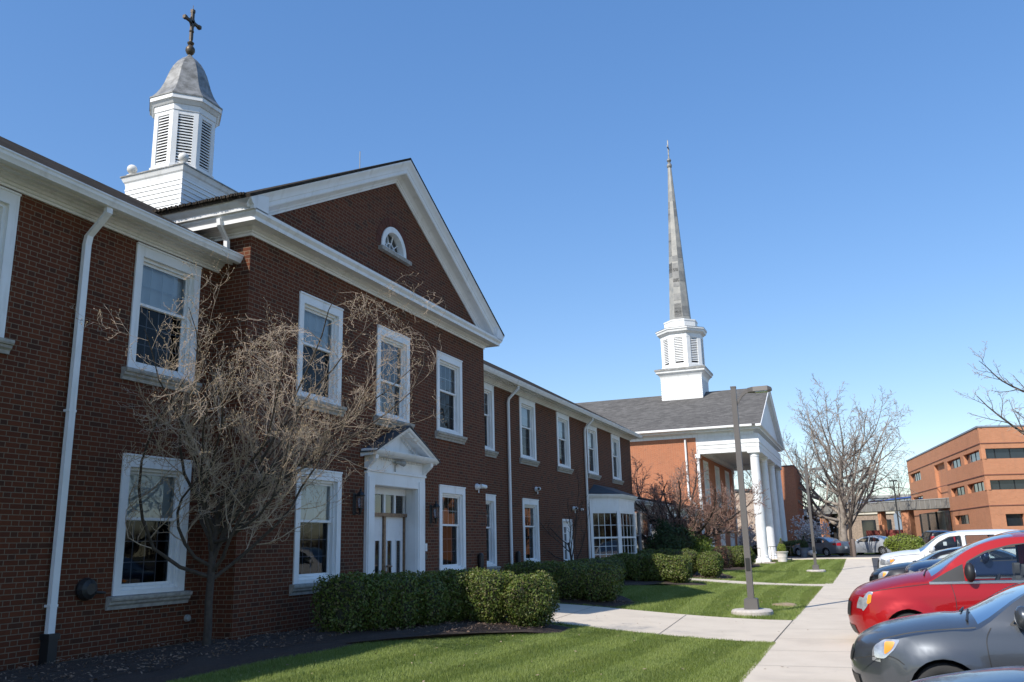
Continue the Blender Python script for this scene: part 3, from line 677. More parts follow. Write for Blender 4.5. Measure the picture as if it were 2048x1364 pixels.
for (p, q, hinge) in ((y0+.065, y0+.945, -1), (y0+1.035, y1-.095, 1)):
    mb = MB(); lw = .115; gap = .09; cy = (p+q)/2
    lits = [(cy-.31, cy-.31+.20), (cy+.11, cy+.31)]; zz = [.36, 1.02, 1.98, 2.52]
    ys_ = [p, lits[0][0], lits[0][1], lits[1][0], lits[1][1], q]
    for i in range(5):
        for j in range(3):
            if j == 1 and i in (1, 3): continue
            mb.quad((X-.03, ys_[i], zz[j]), (X-.03, ys_[i+1], zz[j]), (X-.03, ys_[i+1], zz[j+1]), (X-.03, ys_[i], zz[j+1]))
    for (u, v) in lits: rectring(mb, X-.045, X-.015, u-.02, v+.02, 1.0, 2.0, .022, .022)
    for z0, z1 in ((.45, .9), (2.08, 2.22), (2.28, 2.42)): rectring(mb, X-.03, X-.024, p+.12, q-.12, z0, z1, .02, .02)
    dr = mb.build('door', 'door', school)
    m2 = MB()
    for (u, v) in lits: m2.quad((X-.035, u, 1.02), (X-.035, v, 1.02), (X-.035, v, 1.98), (X-.035, u, 1.98))
    m2.build('pane', 'glass', dr, fix=False)
    m2 = MB(); hy = q-.06 if hinge < 0 else p+.10
    for k in (0, 1)[hinge < 0:]:
        m2.tube([(X-.02, hy, .95), (X+.09, hy, .95), (X+.09, hy+.0, 1.4), (X-.02, hy, 1.4)], .014, 6)
    if hinge > 0:
        m2.tube([(X+.05, hy-.12, .75), (X+.09, hy-.12, .75), (X+.09, hy-.12, 1.42), (X+.05, hy-.12, 1.42)], .016, 6); m2.tube([(X+.09, hy-.12, .76), (X+.09, hy+.06, .76)], .016, 6); m2.tube([(X+.09, hy-.12, 1.41), (X+.09, hy+.06, 1.41)], .016, 6); m2.box(X-.03, X-.01, hy-.03, hy+.04, .9, 1.3)
        m2.build('handle', 'brass', dr)
# steps
mb = MB(); mb.box(XP-.45, XP+.9, 16.2, 19.0, .1, .36); mb.build('door_step', 'conc2', school)
# side door
mb = MB(); y0, y1 = SDOOR[0], SDOOR[1]; rectring(mb, XW-.15, XW+.02, y0, y1, .3, 2.75, .07, .09, .02)
mb.box(XW-.12, XW-.08, y0+.07, y1-.07, .3, 1.25); mb.box(XW-.12, XW-.08, y0+.07, y0+.2, 1.25, 2.66); mb.box(XW-.12, XW-.08, y1-.45, y1-.07, 1.25, 2.66); mb.box(XW-.12, XW-.08, y0+.2, y1-.45, 2.45, 2.66)
for z in (1.6, 1.9, 2.2): mb.box(XW-.11, XW-.085, y0+.2, y1-.45, z, z+.03)
mb.box(XW-.11, XW-.085, y0+.43, y0+.46, 1.25, 2.45)
sdoor = mb.build('side_door', 'white', school)
mb = MB(); mb.box(XW-.13, XW-.125, y0+.2, y1-.45, 1.25, 2.45); mb.build('pane', 'office_glass', sdoor)
# wall fittings
def lantern(y, z):
    mb = MB(); x = XP+.16
    mb.lathe((XP, y, z-.25), [(.0, 0), (.05, .01), (.05, .45), (0, .47)], 8); mb.tube([(XP+.02, y, z-.18), (x-.02, y, z-.24), (x, y, z-.12)], .014, 6)
    mb.lathe((x, y, z-.12), [(.01, -.12), (.03, -.08), (.05, 0), (.09, .01), (.09, .02)], 6); mb.lathe((x, y, z+.14), [(.10, 0), (.105, .02), (.06, .08), (.03, .1), (.03, .13), (.012, .17)], 6)
    for k in range(6): a = PI*k/3; mb.tube([(x+.055*math.cos(a), y+.055*math.sin(a), z-.1), (x+.085*math.cos(a), y+.085*math.sin(a), z+.14)], .006, 4)
    L = mb.build('wall_lantern', 'black', school)
    mb = MB(); mb.lathe((x, y, z-.1), [(.05, 0), (.08, .23)], 6); mb.build('lantern_glass', 'lens', L)
lantern(19.36, 2.62); lantern(15.85, 2.75)
def seccam(X, y, z, flip=1):
    mb = MB(); mb.lathe((X+.0, y, z), [(.0, 0), (.09, 0), (.09, .05), (.05, .12), (0, .13)], 12, axis='x'); mb.tube([(X+.1, y, z-.02), (X+.16, y+.06*flip, z-.02)], .03, 8)
    mb.tube([(X+.14, y+.0, z+.02), (X+.20, y+.22*flip, z-.0)], [.06, .055], 12); mb.tube([(X+.08, y, z-.06), (X+.08, y, z-.17)], .015, 6)
    c = mb.build('security_camera', 'white', school, smooth=True); mb = MB(); mb.tube([(X+.195, y+.205*flip, z), (X+.205, y+.235*flip, z)], .045, 10); mb.build('camera_lens', 'black', c)
seccam(XP, 22.15, 3.42); seccam(XW, 28.9, 3.72, -1); seccam(XW, 33.15, 3.17, -1)
mb = MB(); mb.lathe((XW, 34.2, 3.17), [(0, 0), (.05, 0), (.04, .1), (0, .11)], 10, axis='x'); mb.build('wall_sensor', 'white', school)
mb = MB(); x = XP+.06; mb.tube([(x+.02, 17.45, 3.50), (x+.02, 17.45, 3.66), (x+.08, 17.45, 3.70)], .014, 6); mb.tube([(x+.08, 17.35, 3.72), (x+.11, 17.52, 3.72)], [.03, .045], 10); mb.tube([(x+.11, 17.52, 3.72), (x+.13, 17.66, 3.71)], [.05, .07], 10); mb.build('flood_light', 'greywall', school)
mb = MB(); mb.box(XP, XP+.06, 18.98, 19.08, 1.72, 1.9); mb.build('intercom_box', 'white', school)
mb = MB(); mb.box(XP, XP+.06, 18.99, 19.08, 1.52, 1.66); mb.build('card_reader', 'black', school)
mb = MB(); mb.lathe((XW, 9.75, 1.33), [(0, 0), (.15, 0), (.165, .05), (.14, .12), (.08, .15), (0, .15)], 14, axis='x'); mb.tube([(XW+.05, 9.9, 1.28), (XW+.05, 10.1, 1.26)], .02, 6); mb.build('gas_meter', 'black', school)
for X, y in ((XP, 22.2), (XW, 26.85)):
    mb = MB(); mb.lathe((X+.09, y, 1.2), [(0, 0), (.07, .02), (.08, .06), (.08, .36), (.05, .42), (0, .43)], 10); mb.box(X, X+.1, y-.03, y+.03, 1.3, 1.55); mb.build('wall_light_shade', 'black', school)
for y in (15.0, 11.9):
    mb = MB(); mb.lathe((XP if y > 12.5 else XW, y, .75), [(0, 0), (.06, 0), (.05, .05), (0, .06)], 10, axis='x'); mb.build('vent_cap', 'greywall', school)
# bay window
bay = MB(); B = [(XW, 35.40), (-9.68, 36.42), (-9.68, 39.08), (XW, 40.1)]
def off(P, d): # offset polygon outwards
    (a, b, c, e) = P; k = d*.414
    return [(a[0], a[1]-d*1.414), (b[0]+d, b[1]-k), (c[0]+d, c[1]+k), (e[0], e[1]+d*1.414)]
bay.sweep([[(x, y, z) for x, y in off(B, d)] for d, z in ((0, 3.12), (0, 3.60), (.02, 3.60), (.03, 3.66), (.09, 3.70), (.12, 3.74), (.16, 3.78), (.17, 3.84))], True)
bay.sweep([[(x, y, z) for x, y in off(B, 0)] for z in (.2, .95)])
for i, (P, Q) in enumerate(zip(B, B[1:])):
    Pv, Qv = Vector(P), Vector(Q); d = (Qv-Pv).normalized(); nrm = Vector((d.y, -d.x)); L = (Qv-Pv).length
    def bx(mb, s0, s1, z0, z1, o0, o1):
        c = [Pv+d*s0+nrm*o0, Pv+d*s1+nrm*o0, Pv+d*s1+nrm*o1, Pv+d*s0+nrm*o1]; mb.sweep([[(p.x, p.y, z) for p in c] for z in (z0, z1)])
    ew = .12 if i == 1 else .13
    bx(bay, 0, ew, .95, 3.12, -.1, .02); bx(bay, L-ew, L, .95, 3.12, -.1, .02)
    for (z0, z1) in ((.95, 1.02), (2.0, 2.07), (3.05, 3.12)): bx(bay, ew, L-ew, z0, z1, -.09, -.01)
    for k in range(1, 4 if i == 1 else 4):
        s = ew+(L-2*ew)*k/4; bx(bay, s-.01, s+.01, 1.0, 3.1, -.06, -.035)
    for z in (1.35, 1.68, 2.55): bx(bay, ew, L-ew, z-.01, z+.01, -.061, -.034)
baw = bay.build('bay_window', 'white', school)
for i, (P, Q) in enumerate(zip(B, B[1:])):
    k = 1-.05; mb = MB(); q = [(P[0]-.05, P[1]), (Q[0]-.05, Q[1])]
    mb.quad((*q[0], .95), (*q[1], .95), (*q[1], 3.12), (*q[0], 3.12)); mb.build('pane', 'glass', baw, fix=False)
mb = MB(); mb.quad((XW-.9, 35.5, .5), (XW-.9, 40, .5), (XW-.9, 40, 3.4), (XW-.9, 35.5, 3.4)); mb.build('dark_backing', 'dark_backing', baw, fix=False)  # dark sheet painted as the unlit inside of the bay
mb = MB(); q = off(B, .19); mb.add([(x, y, 3.842) for x, y in q]+[(XW, 36.2, 4.30), (XW, 39.3, 4.30)], [(0, 1, 4), (1, 2, 5, 4), (2, 3, 5), (0, 3, 2, 1)]); mb.build('bay_roof', 'darkroof', baw)
# lightning rods
for (x, y, z, h) in ((-16.9, 20.3, 11.2, 1.1), (-11.0, 17.48, 11.2, .55), (-16.9, 30.2, 10.9, .7)):
    mb = MB(); mb.tube([(x, y, z), (x, y, z+h)], .012, 5); mb.build('lightning_rod', 'greywall', school)

# cupola
CX, CY = -16.82, 17.44
mb = MB(); a = .98
rg_ = []
for k in range(15): z = 9.6+k*.135; rg_ += [(a+.022, z), (a+.024, z+.004), (a+.002, z+.135)]
mb.sweep([[(CX+p*e, CY+q*e, z) for p, q in ((-1, -1), (1, -1), (1, 1), (-1, 1))] for e, z in rg_])
cup = mb.build('cupola', 'clap', school)
mb = MB()
for sx in (-1, 1):
    for sy in (-1, 1): mb.box(CX+sx*(a+.012), CX+sx*(a-.07), CY+sy*(a+.012), CY+sy*(a-.07), 9.6, 11.6)
def sqr(e): return [(CX-e, CY-e), (CX+e, CY-e), (CX+e, CY+e), (CX-e, CY+e)]
mb.sweep([[(x, y, z) for x, y in sqr(e)] for e, z in ((a+.01, 11.5), (a+.015, 11.62), (a+.03, 11.70), (a+.06, 11.74), (a+.09, 11.82), (a+.11, 11.86))])
mb.build('base_trim', 'white', cup)
mb = MB(); mb.sweep([[(x, y, z) for x, y in sqr(e)] for e, z in ((a+.125, 11.862), (a+.125, 11.90), (.8, 12.0))]); mb.build('base_flashing', 'lead', cup)
for sx in (-1, 1):
    for sy in (-1,):
        mb = MB(); x, y = CX+sx*.90, CY+sy*.90
        mb.lathe((x, y, 11.93), [(.13, 0), (.13, .04), (.07, .06), (.05, .09), (.08, .11)], 14); mb.sphere((x, y, 12.16), .135, 18, 12); mb.build('ball_finial', 'white_dirty', cup, smooth=True)
PH = rad(22.5)
mb = MB(); R0 = .86
mb.lathe((CX, CY, 0), [(R0+.05, 11.95), (R0+.05, 12.12), (R0, 12.13), (R0, 12.2)], 8, PH)
mb.lathe((CX, CY, 0), [(R0, 13.75), (R0+.03, 13.78), (R0+.03, 13.95), (R0+.06, 13.96), (R0+.13, 14.05), (R0+.17, 14.07), (R0+.17, 14.2), (R0+.1, 14.2)], 8, PH)
for k in range(8):
    a0 = PH+k*PI/4; c = Vector((CX+R0*math.cos(a0), CY+R0*math.sin(a0), 0))
    a1 = rad(45*k); f = Vector((math.cos(a1), math.sin(a1), 0)); t = Vector((-f.y, f.x, 0)); ap = R0*math.cos(PH); hw = R0*math.sin(PH)
    for s_ in (-1, 1):
        cc = Vector((CX, CY, 0))+f*(ap-.05)+t*s_*(hw-.065)
        q = [cc+f*.06+t*.065, cc+f*.06-t*.065, cc-f*.06-t*.065, cc-f*.06+t*.065]
        mb.sweep([[(p.x, p.y, z) for p in q] for z in (12.13, 13.8)])
    cc = Vector((CX, CY, 0))+f*(ap-.04)
    for z0, z1 in ((12.13, 12.2), (13.66, 13.8)):
        q = [cc+f*.045+t*hw*.8, cc+f*.045-t*hw*.8, cc-f*.05-t*hw*.8, cc-f*.05+t*hw*.8]; mb.sweep([[(p.x, p.y, z) for p in q] for z in (z0, z1)])
mb.build('lantern_stage', 'white', cup)
def louvres(root, cx, cy, R0, z0, z1, n, side, mat='white', th=.016, name='louvre'):
    a1 = rad(45*side); f = Vector((math.cos(a1), math.sin(a1), 0)); t = Vector((-f.y, f.x, 0)); ap = R0*math.cos(PH); hw = R0*math.sin(PH)-.12*R0
    mb = MB(); p = (z1-z0)/n; dd = p*.62
    for i in range(n):
        z = z0+p*(i+.25); c = Vector((cx, cy, z)); o, q_ = c+f*(ap-.012), c+f*(ap-.012-dd)
        r = [[o+t*s_*hw, o+t*s_*hw+Vector((0, 0, p*.32)), q_+t*s_*hw+Vector((0, 0, p*.88)), q_+t*s_*hw+Vector((0, 0, p*.76))] for s_ in (-1, 1)]
        mb.sweep([[tuple(v) for v in rr] for rr in r])
    return mb.build(name, mat, root)
for k in range(8): louvres(cup, CX, CY, R0, 12.2, 13.66, 17, k)
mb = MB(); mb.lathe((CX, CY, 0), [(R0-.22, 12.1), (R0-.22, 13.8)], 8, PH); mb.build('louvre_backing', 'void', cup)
mb = MB(); mb.lathe((CX, CY, 0), [(1.05, 14.19), (1.05, 14.23), (.99, 14.27), (.875, 14.42), (.765, 14.61), (.68, 14.82), (.615, 15.03), (.545, 15.25), (.455, 15.46), (.34, 15.65), (.21, 15.80), (.10, 15.89), (.06, 15.95)], 8, PH)
mb.build('dome', 'lead', cup)
mb = MB(); mb.lathe((CX, CY, 0), [(.07, 15.9), (.05, 15.97), (.10, 16.02), (.135, 16.10), (.13, 16.18), (.08, 16.26), (.05, 16.29), (.09, 16.33), (.10, 16.37), (.05, 16.41), (.045, 16.5)], 16)
mb.build('finial', 'bronze', cup, smooth=True)
mb = MB(); mb.box(CX-.035, CX+.035, CY-.045, CY+.045, 16.48, 17.40); mb.box(CX-.035, CX+.035, CY-.27, CY+.27, 17.02, 17.10)
for p in ((0, 17.42), (-.29, 17.06), (.29, 17.06)): mb.box(CX-.05, CX+.05, CY+p[0]-.05, CY+p[0]+.05, p[1]-.05, p[1]+.05)
for s_ in (-1, 1):
    for s2 in (-1, 1): mb.tube([(CX, CY+s_*.16, 17.06+s2*.03), (CX, CY+s_*.09, 17.06+s2*.07), (CX, CY+s_*.04, 17.06+s2*.16)], .02, 5)
mb.lathe((CX, CY, 0), [(.06, 16.72), (.075, 16.75), (.06, 16.78)], 8)
mb.tube([(CX, CY, 17.4), (CX, CY, 17.62)], .008, 4)
mb.build('cross', 'bronze', cup)
#--PART3--
# ------------------------------------------------------------------ glazed corridor
corr = empty('glazed_corridor', (-11.0, 52, .2), 'low white flat-roofed link with tall windows between the two brick buildings', 'corridor')
mb = MB(); XC = -11.0
mb.box(XC-4.5, XC, 43.02, 62.4, .2, .6)
ys_ = list(np.arange(43.1, 62.3, 2.38))
for i, y in enumerate(ys_): mb.box(XC-.14, XC+.02, y-.1, y+.1, .6, 3.36)
for a, b in zip(ys_, ys_[1:]):
    mb.box(XC-.1, XC-.0, a+.1, b-.1, 2.12, 2.19); mb.box(XC-.1, XC, a+.1, a+.16, .6, 3.36); mb.box(XC-.1, XC, b-.16, b-.1, .6, 3.36)
cp = [(0, 3.36), (.02, 3.36), (.03, 3.5), (.05, 3.52), (.05, 3.60), (.16, 3.66), (.20, 3.70), (.34, 3.72), (.36, 3.80), (.42, 3.88), (.42, 3.95), (0, 4.02)]
mb.sweep([[(XC+d, y, z) for d, z in cp] for y in (43.02, 62.45)])
mb.build('frame', 'white', corr)
mb = MB(); mb.quad((XC-.06, 43.1, .6), (XC-.06, 62.3, .6), (XC-.06, 62.3, 3.36), (XC-.06, 43.1, 3.36)); mb.build('pane', 'glass', corr, fix=False)
mb = MB(); mb.box(XC-2.5, XC-2.4, 43.1, 62.3, .6, 3.4)
for y in np.arange(43.2, 62, .16): mb.box(XC-.42, XC-.40, y, y+.1, .6, 3.3)
mb.build('dark_backing', 'dark_backing', corr)
mb = MB(); mb.box(XC-5, XC+.40, 43.02, 62.48, 4.03, 4.08); mb.build('roof', 'darkroof', corr)

# ------------------------------------------------------------------ church
church = empty('church', (-12.75, 71.4, .25), 'red brick church with white columned portico, grey shingle roof and tall thin steeple', 'church')
CYS, CYN, CYC = 62.65, 80.2, 71.44; CXF = -10.65; CXP = -6.62; EZc = 9.68; HW = 9.55; PCH = .432
mb = MB()
mb.quad((CXF, CYS, .1), (-34, CYS, .1), (-34, CYS, 9.2), (CXF, CYS, 9.2)); mb.quad((CXF, CYN, .1), (-34, CYN, .1), (-34, CYN, 9.0), (CXF, CYN, 9.0))
mb.quad((-34, CYS, .1), (-34, CYN, .1), (-34, CYN, 9), (-34, CYS, 9))
CW = [(64.8, 66.95), (70.15, 72.45), (75.6, 77.9)]
wall_x(mb, CXF, CYS, CYN, .1, 9.0, [(a, b, 4.4, 7.65) for a, b in CW]+[(a+.2, b+.2, .3, 2.65) for a, b in CW], .25)
mb.build('wall', 'brick_church', church, fix=False)
for a, b in CW:
    mb = MB(); rectring(mb, CXF-.2, CXF+.03, a, b, 4.4, 7.65, .16, .18, .16)
    for k in range(1, 4): y = a+.16+(b-a-.32)*k/4; mb.box(CXF-.1, CXF-.07, y-.015, y+.015, 4.5, 7.5)
    for z in np.arange(4.9, 7.4, .42): mb.box(CXF-.101, CXF-.069, a+.16, b-.16, z, z+.03)
    wn = mb.build('window', 'white', church); mb = MB(); mb.box(CXF-.13, CXF-.12, a+.1, b-.1, 4.5, 7.5); mb.build('blind', 'blind', wn)
    mb = MB(); rectring(mb, CXF-.2, CXF+.05, a+.2, b+.2, .3, 2.65, .16, .2, .02); mb.box(CXF-.12, CXF-.06, a+.36, (a+b)/2+.19, .32, 2.45); mb.box(CXF-.12, CXF-.06, (a+b)/2+.21, b+.04, .32, 2.45)
    for q in (a+.5, (a+b)/2+.33):
        for z in (.5, 1.25, 1.85): rectring(mb, CXF-.06, CXF-.045, q, q+.5, z, z+.5, .04, .04)
    mb.build('door', 'white', church)
mb = MB(); ov = .75
CXE = -6.0
def rz(y): return EZc+PCH*(HW-abs(y-CYC))
mb.sweep([[(x, CYC-HW, EZc+.05), (x, CYC, rz(CYC)+.05), (x, CYC+HW, EZc+.05), (x, CYC+HW, EZc-.06), (x, CYC, rz(CYC)-.1), (x, CYC-HW, EZc-.06)] for x in (CXE, -34.6)])
mb.build('roof', 'roof_church', church)
# entablature: lower beam over portico, then cornice all along
mb = MB(); d = .36
yc0, yc1 = 63.0, 79.9; t = .42
for (x0, x1, y0, y1) in ((CXF, -6.32, yc0-.30, yc0+.42), (CXF, -6.32, yc1-.42, yc1+.30), (-7.05, -6.32, yc0+.42, yc1-.42)):
    mb.box(x0, x1, y0, y1, 7.90, 8.22)
for (x0, x1, y0, y1) in ((CXF, -6.30, yc0-.33, yc0+.42), (CXF, -6.30, yc1-.42, yc1+.33), (-7.05, -6.30, yc0+.42, yc1-.42)):
    mb.box(x0, x1, y0, y1, 8.222, 8.50)
for (x0, x1, y0, y1) in ((CXF-.03, -6.26, yc0-.37, yc0+.42), (CXF, -6.26, yc1-.42, yc1+.37), (-7.05, -6.26, yc0+.42, yc1-.42)):
    mb.box(x0, x1, y0, y1, 8.502, 8.60)
for (x0, x1, y0, y1) in ((CXF, -6.30, yc0-.33, yc0+.42), (CXF, -6.30, yc1-.42, yc1+.33), (-7.05, -6.30, yc0+.42, yc1-.42)):
    mb.box(x0, x1, y0, y1, 8.602, 9.15)
mb.box(CXF-.05, CXF, yc0-.36, yc0-.30, 7.9, 9.1)
mb.build('entablature', 'white', church)
mb = MB(); mb.box(CXF+.02, -7.06, yc0+.43, yc1-.43, 8.30, 8.36); mb.box(CXF+.0, CXF+.3, yc0+.43, yc1-.43, 7.95, 8.29); mb.build('portico_ceiling', 'white_dirty', church)
cpr = [(0, 9.10), (.03, 9.10), (.03, 9.30), (.08, 9.34), (.10, 9.40), (.50, 9.42), (.50, 9.50), (.58, 9.55), (.66, 9.59), (.68, 9.65), (0, 9.68)]
mb = MB()
mb.sweep([[(-34.4, CYS-d_, z) for d_, z in cpr], [(-6.65+d_, CYS-d_, z) for d_, z in cpr], [(-6.65+d_, CYN+d_, z) for d_, z in cpr], [(-34.4, CYN+d_, z) for d_, z in cpr]])
mb.build('cornice', 'white', church, smooth=True, angle=25)
mb = MB(); mb.sweep([[(-6.35, y, 9.62) if k == 0 else (-6.35, y, z) for k, (y, z) in enumerate(((CYC-HW+.5, 9.62), (CYC+HW-.5, 9.62), (CYC, rz(CYC)-.2)))], [(-6.55, CYC-HW+.5, 9.62), (-6.55, CYC+HW-.5, 9.62), (-6.55, CYC, rz(CYC)-.2)]])
mb.build('tympanum', 'white', church)
cs = math.cos(math.atan(PCH))
rk2 = [(.62, -6.36), (.62, -6.30), (.52, -6.26), (.44, -6.22), (.42, -6.04), (.16, -6.02), (.10, -5.97), (.0, -5.95), (.0, -6.36)]
for sg in (-1, 1):
    mb = MB(); mb.sweep([[(x, CYC, rz(CYC)+.03-p/cs) for p, x in rk2], [(x, CYC+sg*(HW+.02), max(9.55, EZc+.03-p/cs)) for p, x in rk2]]); mb.build('raking_cornice', 'white', church)
mb = MB(); mb.box(-34.4, -6.6, CYC-HW-.10, CYC-HW+.02, EZc-.10, EZc+.04); mb.build('gutter', 'white', church)
for y in (63.0, 68.62, 74.28, 79.9):
    mb = MB(); x = -6.72
    mb.box(x-.47, x+.47, y-.47, y+.47, .28, .44)
    mb.lathe((x, y, 0), [(.46, .44), (.47, .50), (.46, .55), (.39, .58), (.38, .62), (.42, .66), (.40, .70), (.365, .74)]+[(.36-.055*(k/12)**1.6, .76+(7.5-.76)*k/12) for k in range(13)]+[(.33, 7.52), (.33, 7.58), (.31, 7.60), (.32, 7.68), (.40, 7.76), (.42, 7.78)], 32)
    mb.box(x-.43, x+.43, y-.43, y+.43, 7.781, 7.899)
    mb.build('column', 'white', church, smooth=True, angle=30)
for y in (CYS-.12, CYN+.12-.25):
    mb = MB(); mb.box(CXF-.07, CXF+.10, y, y+.25, .3, 7.6); mb.box(CXF-.15, CXF+.19, y-.04, y+.29, 7.6, 7.9); mb.build('pilaster', 'white', church)
mb = MB(); mb.box(-11.2, -5.9, 61.9, 81.2, -.2, .27); mb.build('porch_floor', 'conc2', church)
mb = MB(); mb.box(-6.6, -5.86, 62.3, 62.5, .1, .3); mb.build('porch_edge', 'stonefar', church)
mb = MB(); xx = -11.45
mb.tube([(xx, CYS-.12, 9.0), (xx, CYS-.12, 4.95), (xx+.15, CYS-.12, 4.62), (xx+.45, CYS-.12, 4.35), (xx+.5, CYS-.12, 4.2), (xx+.5, CYS-.12, .3)], .075, 8); mb.build('downspout', 'white', church)
# steeple
TX, TY = -12.75, 71.44
mb = MB(); a = 1.66; rg_ = []
for k in range(18): z = 11.5+k*.19; rg_ += [(a+.03, z), (a+.033, z+.006), (a+.002, z+.19)]
mb.sweep([[(TX+p*e, TY+q*e, z) for p, q in ((-1, -1), (1, -1), (1, 1), (-1, 1))] for e, z in rg_])
stp = mb.build('steeple', 'clap', church)
def sq2(e): return [(TX-e, TY-e), (TX+e, TY-e), (TX+e, TY+e), (TX-e, TY+e)]
mb = MB(); mb.sweep([[(x, y, z) for x, y in sq2(e)] for e, z in ((a+.02, 14.75), (a+.04, 14.95), (a+.08, 15.1), (a+.22, 15.3), (a+.34, 15.38), (a+.36, 15.50), (a+.42, 15.56))])
for sx in (-1, 1):
    for sy in (-1, 1): mb.box(TX+sx*(a+.015), TX+sx*(a-.12), TY+sy*(a+.015), TY+sy*(a-.12), 11.5, 14.75)
mb.build('base_trim', 'white', stp)
mb = MB(); mb.sweep([[(x, y, z) for x, y in sq2(e)] for e, z in ((a+.43, 15.56), (a+.43, 15.70), (1.3, 15.9))]); mb.build('base_flashing', 'lead', stp)
R1 = 1.80
mb = MB(); mb.lathe((TX, TY, 0), [(R1+.08, 15.7), (R1+.08, 16.05), (R1, 16.08), (R1, 16.2)], 8, PH)
mb.lathe((TX, TY, 0), [(R1, 18.35), (R1+.03, 18.37), (R1+.03, 18.68), (R1+.10, 18.72), (R1+.30, 18.86), (R1+.33, 19.0), (R1+.40, 19.06), (R1+.40, 19.16)], 8, PH)
mb.lathe((TX, TY, 0), [(1.42, 19.2), (1.42, 19.86), (1.46, 19.88), (1.46, 20.0), (1.1, 20.1)], 8, PH)
for k in range(8):
    a1 = rad(45*k); f = Vector((math.cos(a1), math.sin(a1), 0)); tt = Vector((-f.y, f.x, 0)); ap = R1*math.cos(PH); hw = R1*math.sin(PH)
    for s_ in (-1, 1):
        cc = Vector((TX, TY, 0))+f*(ap-.08)+tt*s_*(hw-.17); q = [cc+f*.1+tt*.17, cc+f*.1-tt*.17, cc-f*.1-tt*.17, cc-f*.1+tt*.17]
        mb.sweep([[(p.x, p.y, z) for p in q] for z in (16.08, 18.4)])
mb.build('belfry', 'white', stp)
mb = MB(); mb.lathe((TX, TY, 0), [(R1+.41, 19.16), (R1+.41, 19.2), (1.4, 19.32)], 8, PH); mb.build('cornice_flashing', 'lead', stp)
for k in range(8): louvres(stp, TX, TY, R1, 16.3, 18.35, 14, k)
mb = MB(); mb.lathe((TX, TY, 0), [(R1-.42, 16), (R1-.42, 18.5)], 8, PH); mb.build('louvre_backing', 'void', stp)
mb = MB(); mb.lathe((TX, TY, 0), [(.96, 20.02), (.93, 20.1)]+[(.93-.77*k/20, 20.1+14.3*k/20) for k in range(1, 21)], 8, PH)
mb.cur = 1
rp = random.Random(3)
for k in range(26):
    sd_ = rp.choice([4, 5, 6, 7, 6, 5, 7]); t = rp.random()**1.3*.8; hh = rp.uniform(.4, 1.0)/14.3
    a1 = rad(45*sd_)
    q = []
    for tt, s_ in ((t, -1), (t, 1), (t+hh, 1), (t+hh, -1)):
        R = .93-.77*tt+.004; an = a1+s_*PH*.9; z = 20.1+14.3*tt; q.append((TX+R*math.cos(an), TY+R*math.sin(an), z))
    mb.quad(*q)
mb.build('spire', ['spire', plain('spire_patch', (.17, .17, .165), .6, scale=2, c2=(.27, .265, .25))], stp, fix=False)
mb = MB(); mb.lathe((TX, TY, 0), [(.17, 34.3), (.22, 34.4), (.24, 34.5), (.20, 34.65), (.12, 34.75), (.12, 34.85), (.20, 35.0), (.16, 35.15), (.06, 35.25), (.05, 36.7)], 12)
mb.box(TX-.04, TX+.04, TY-.05, TY+.05, 35.2, 37.0); mb.box(TX-.04, TX+.04, TY-.42, TY+.42, 36.2, 36.32); mb.build('cross', 'lead', stp)
ann = empty('brick_block', (-8, 88.5, .3), 'plain tall brick block rising behind the farthest white portico column', 'building')
mb = MB(); mb.box(-8.6, -5.85, 88.4, 97.5, .2, 8.7); mb.build('wall', 'brick_church', ann)
mb = MB(); mb.box(-8.65, -5.80, 88.35, 97.55, 8.702, 8.8); mb.build('roof_edge', 'darkroof', ann)

# ------------------------------------------------------------------ office building and covered walk
off_ = empty('office_building', (9, 100, .4), 'three-storey orange brick office block with dark strip windows and slanted corner', 'building')
A, Bp = Vector((5.84, 121.55)), Vector((10.27, 86.4))
dL = (Bp-A).normalized(); nL = Vector((-dL.y, dL.x))*-1
if nL.x > 0: nL = -nL
C3 = Vector((10.27+18, 86.4+7.0)); dR = (C3-Bp).normalized(); nR = Vector((dR.y, -dR.x))
TOPZ = 11.1
def fpt(O, d, n, s, z, o=0): p = O+d*s+n*o; return (p.x, p.y, z)
def face_wall(mb, O, d, n, s0, s1, z0, z1, holes, depth):
    ss = sorted({s0, s1, *[h[0] for h in holes], *[h[1] for h in holes]}); zz = sorted({z0, z1, *[h[2] for h in holes], *[h[3] for h in holes]})
    for a, b in zip(ss, ss[1:]):
        for c, e in zip(zz, zz[1:]):
            if any(h[0] < (a+b)/2 < h[1] and h[2] < (c+e)/2 < h[3] for h in holes): continue
            mb.quad(fpt(O, d, n, a, c), fpt(O, d, n, b, c), fpt(O, d, n, b, e), fpt(O, d, n, a, e))
    for a, b, c, e in holes:
        mb.quad(fpt(O, d, n, a, c), fpt(O, d, n, b, c), fpt(O, d, n, b, c, -depth), fpt(O, d, n, a, c, -depth)); mb.quad(fpt(O, d, n, a, e), fpt(O, d, n, b, e), fpt(O, d, n, b, e, -depth), fpt(O, d, n, a, e, -depth))
        mb.quad(fpt(O, d, n, a, c), fpt(O, d, n, a, e), fpt(O, d, n, a, e, -depth), fpt(O, d, n, a, c, -depth)); mb.quad(fpt(O, d, n, b, c), fpt(O, d, n, b, e), fpt(O, d, n, b, e, -depth), fpt(O, d, n, b, c, -depth))
LL = (Bp-A).length; LR = (C3-Bp).length
hL = [(1.2, 7.7, 8.3, 9.32), (21.9, 27.7, 8.28, 9.18), (29.0, LL-.001, 8.28, 9.18), (1.3, 7.4, 6.05, 6.46), (22.0, 27.7, 5.57, 6.41), (28.8, LL-.001, 5.57, 6.41), (22.0, 27.7, 2.8, 3.67), (15.6, 20.6, 4.9, 9.3)]
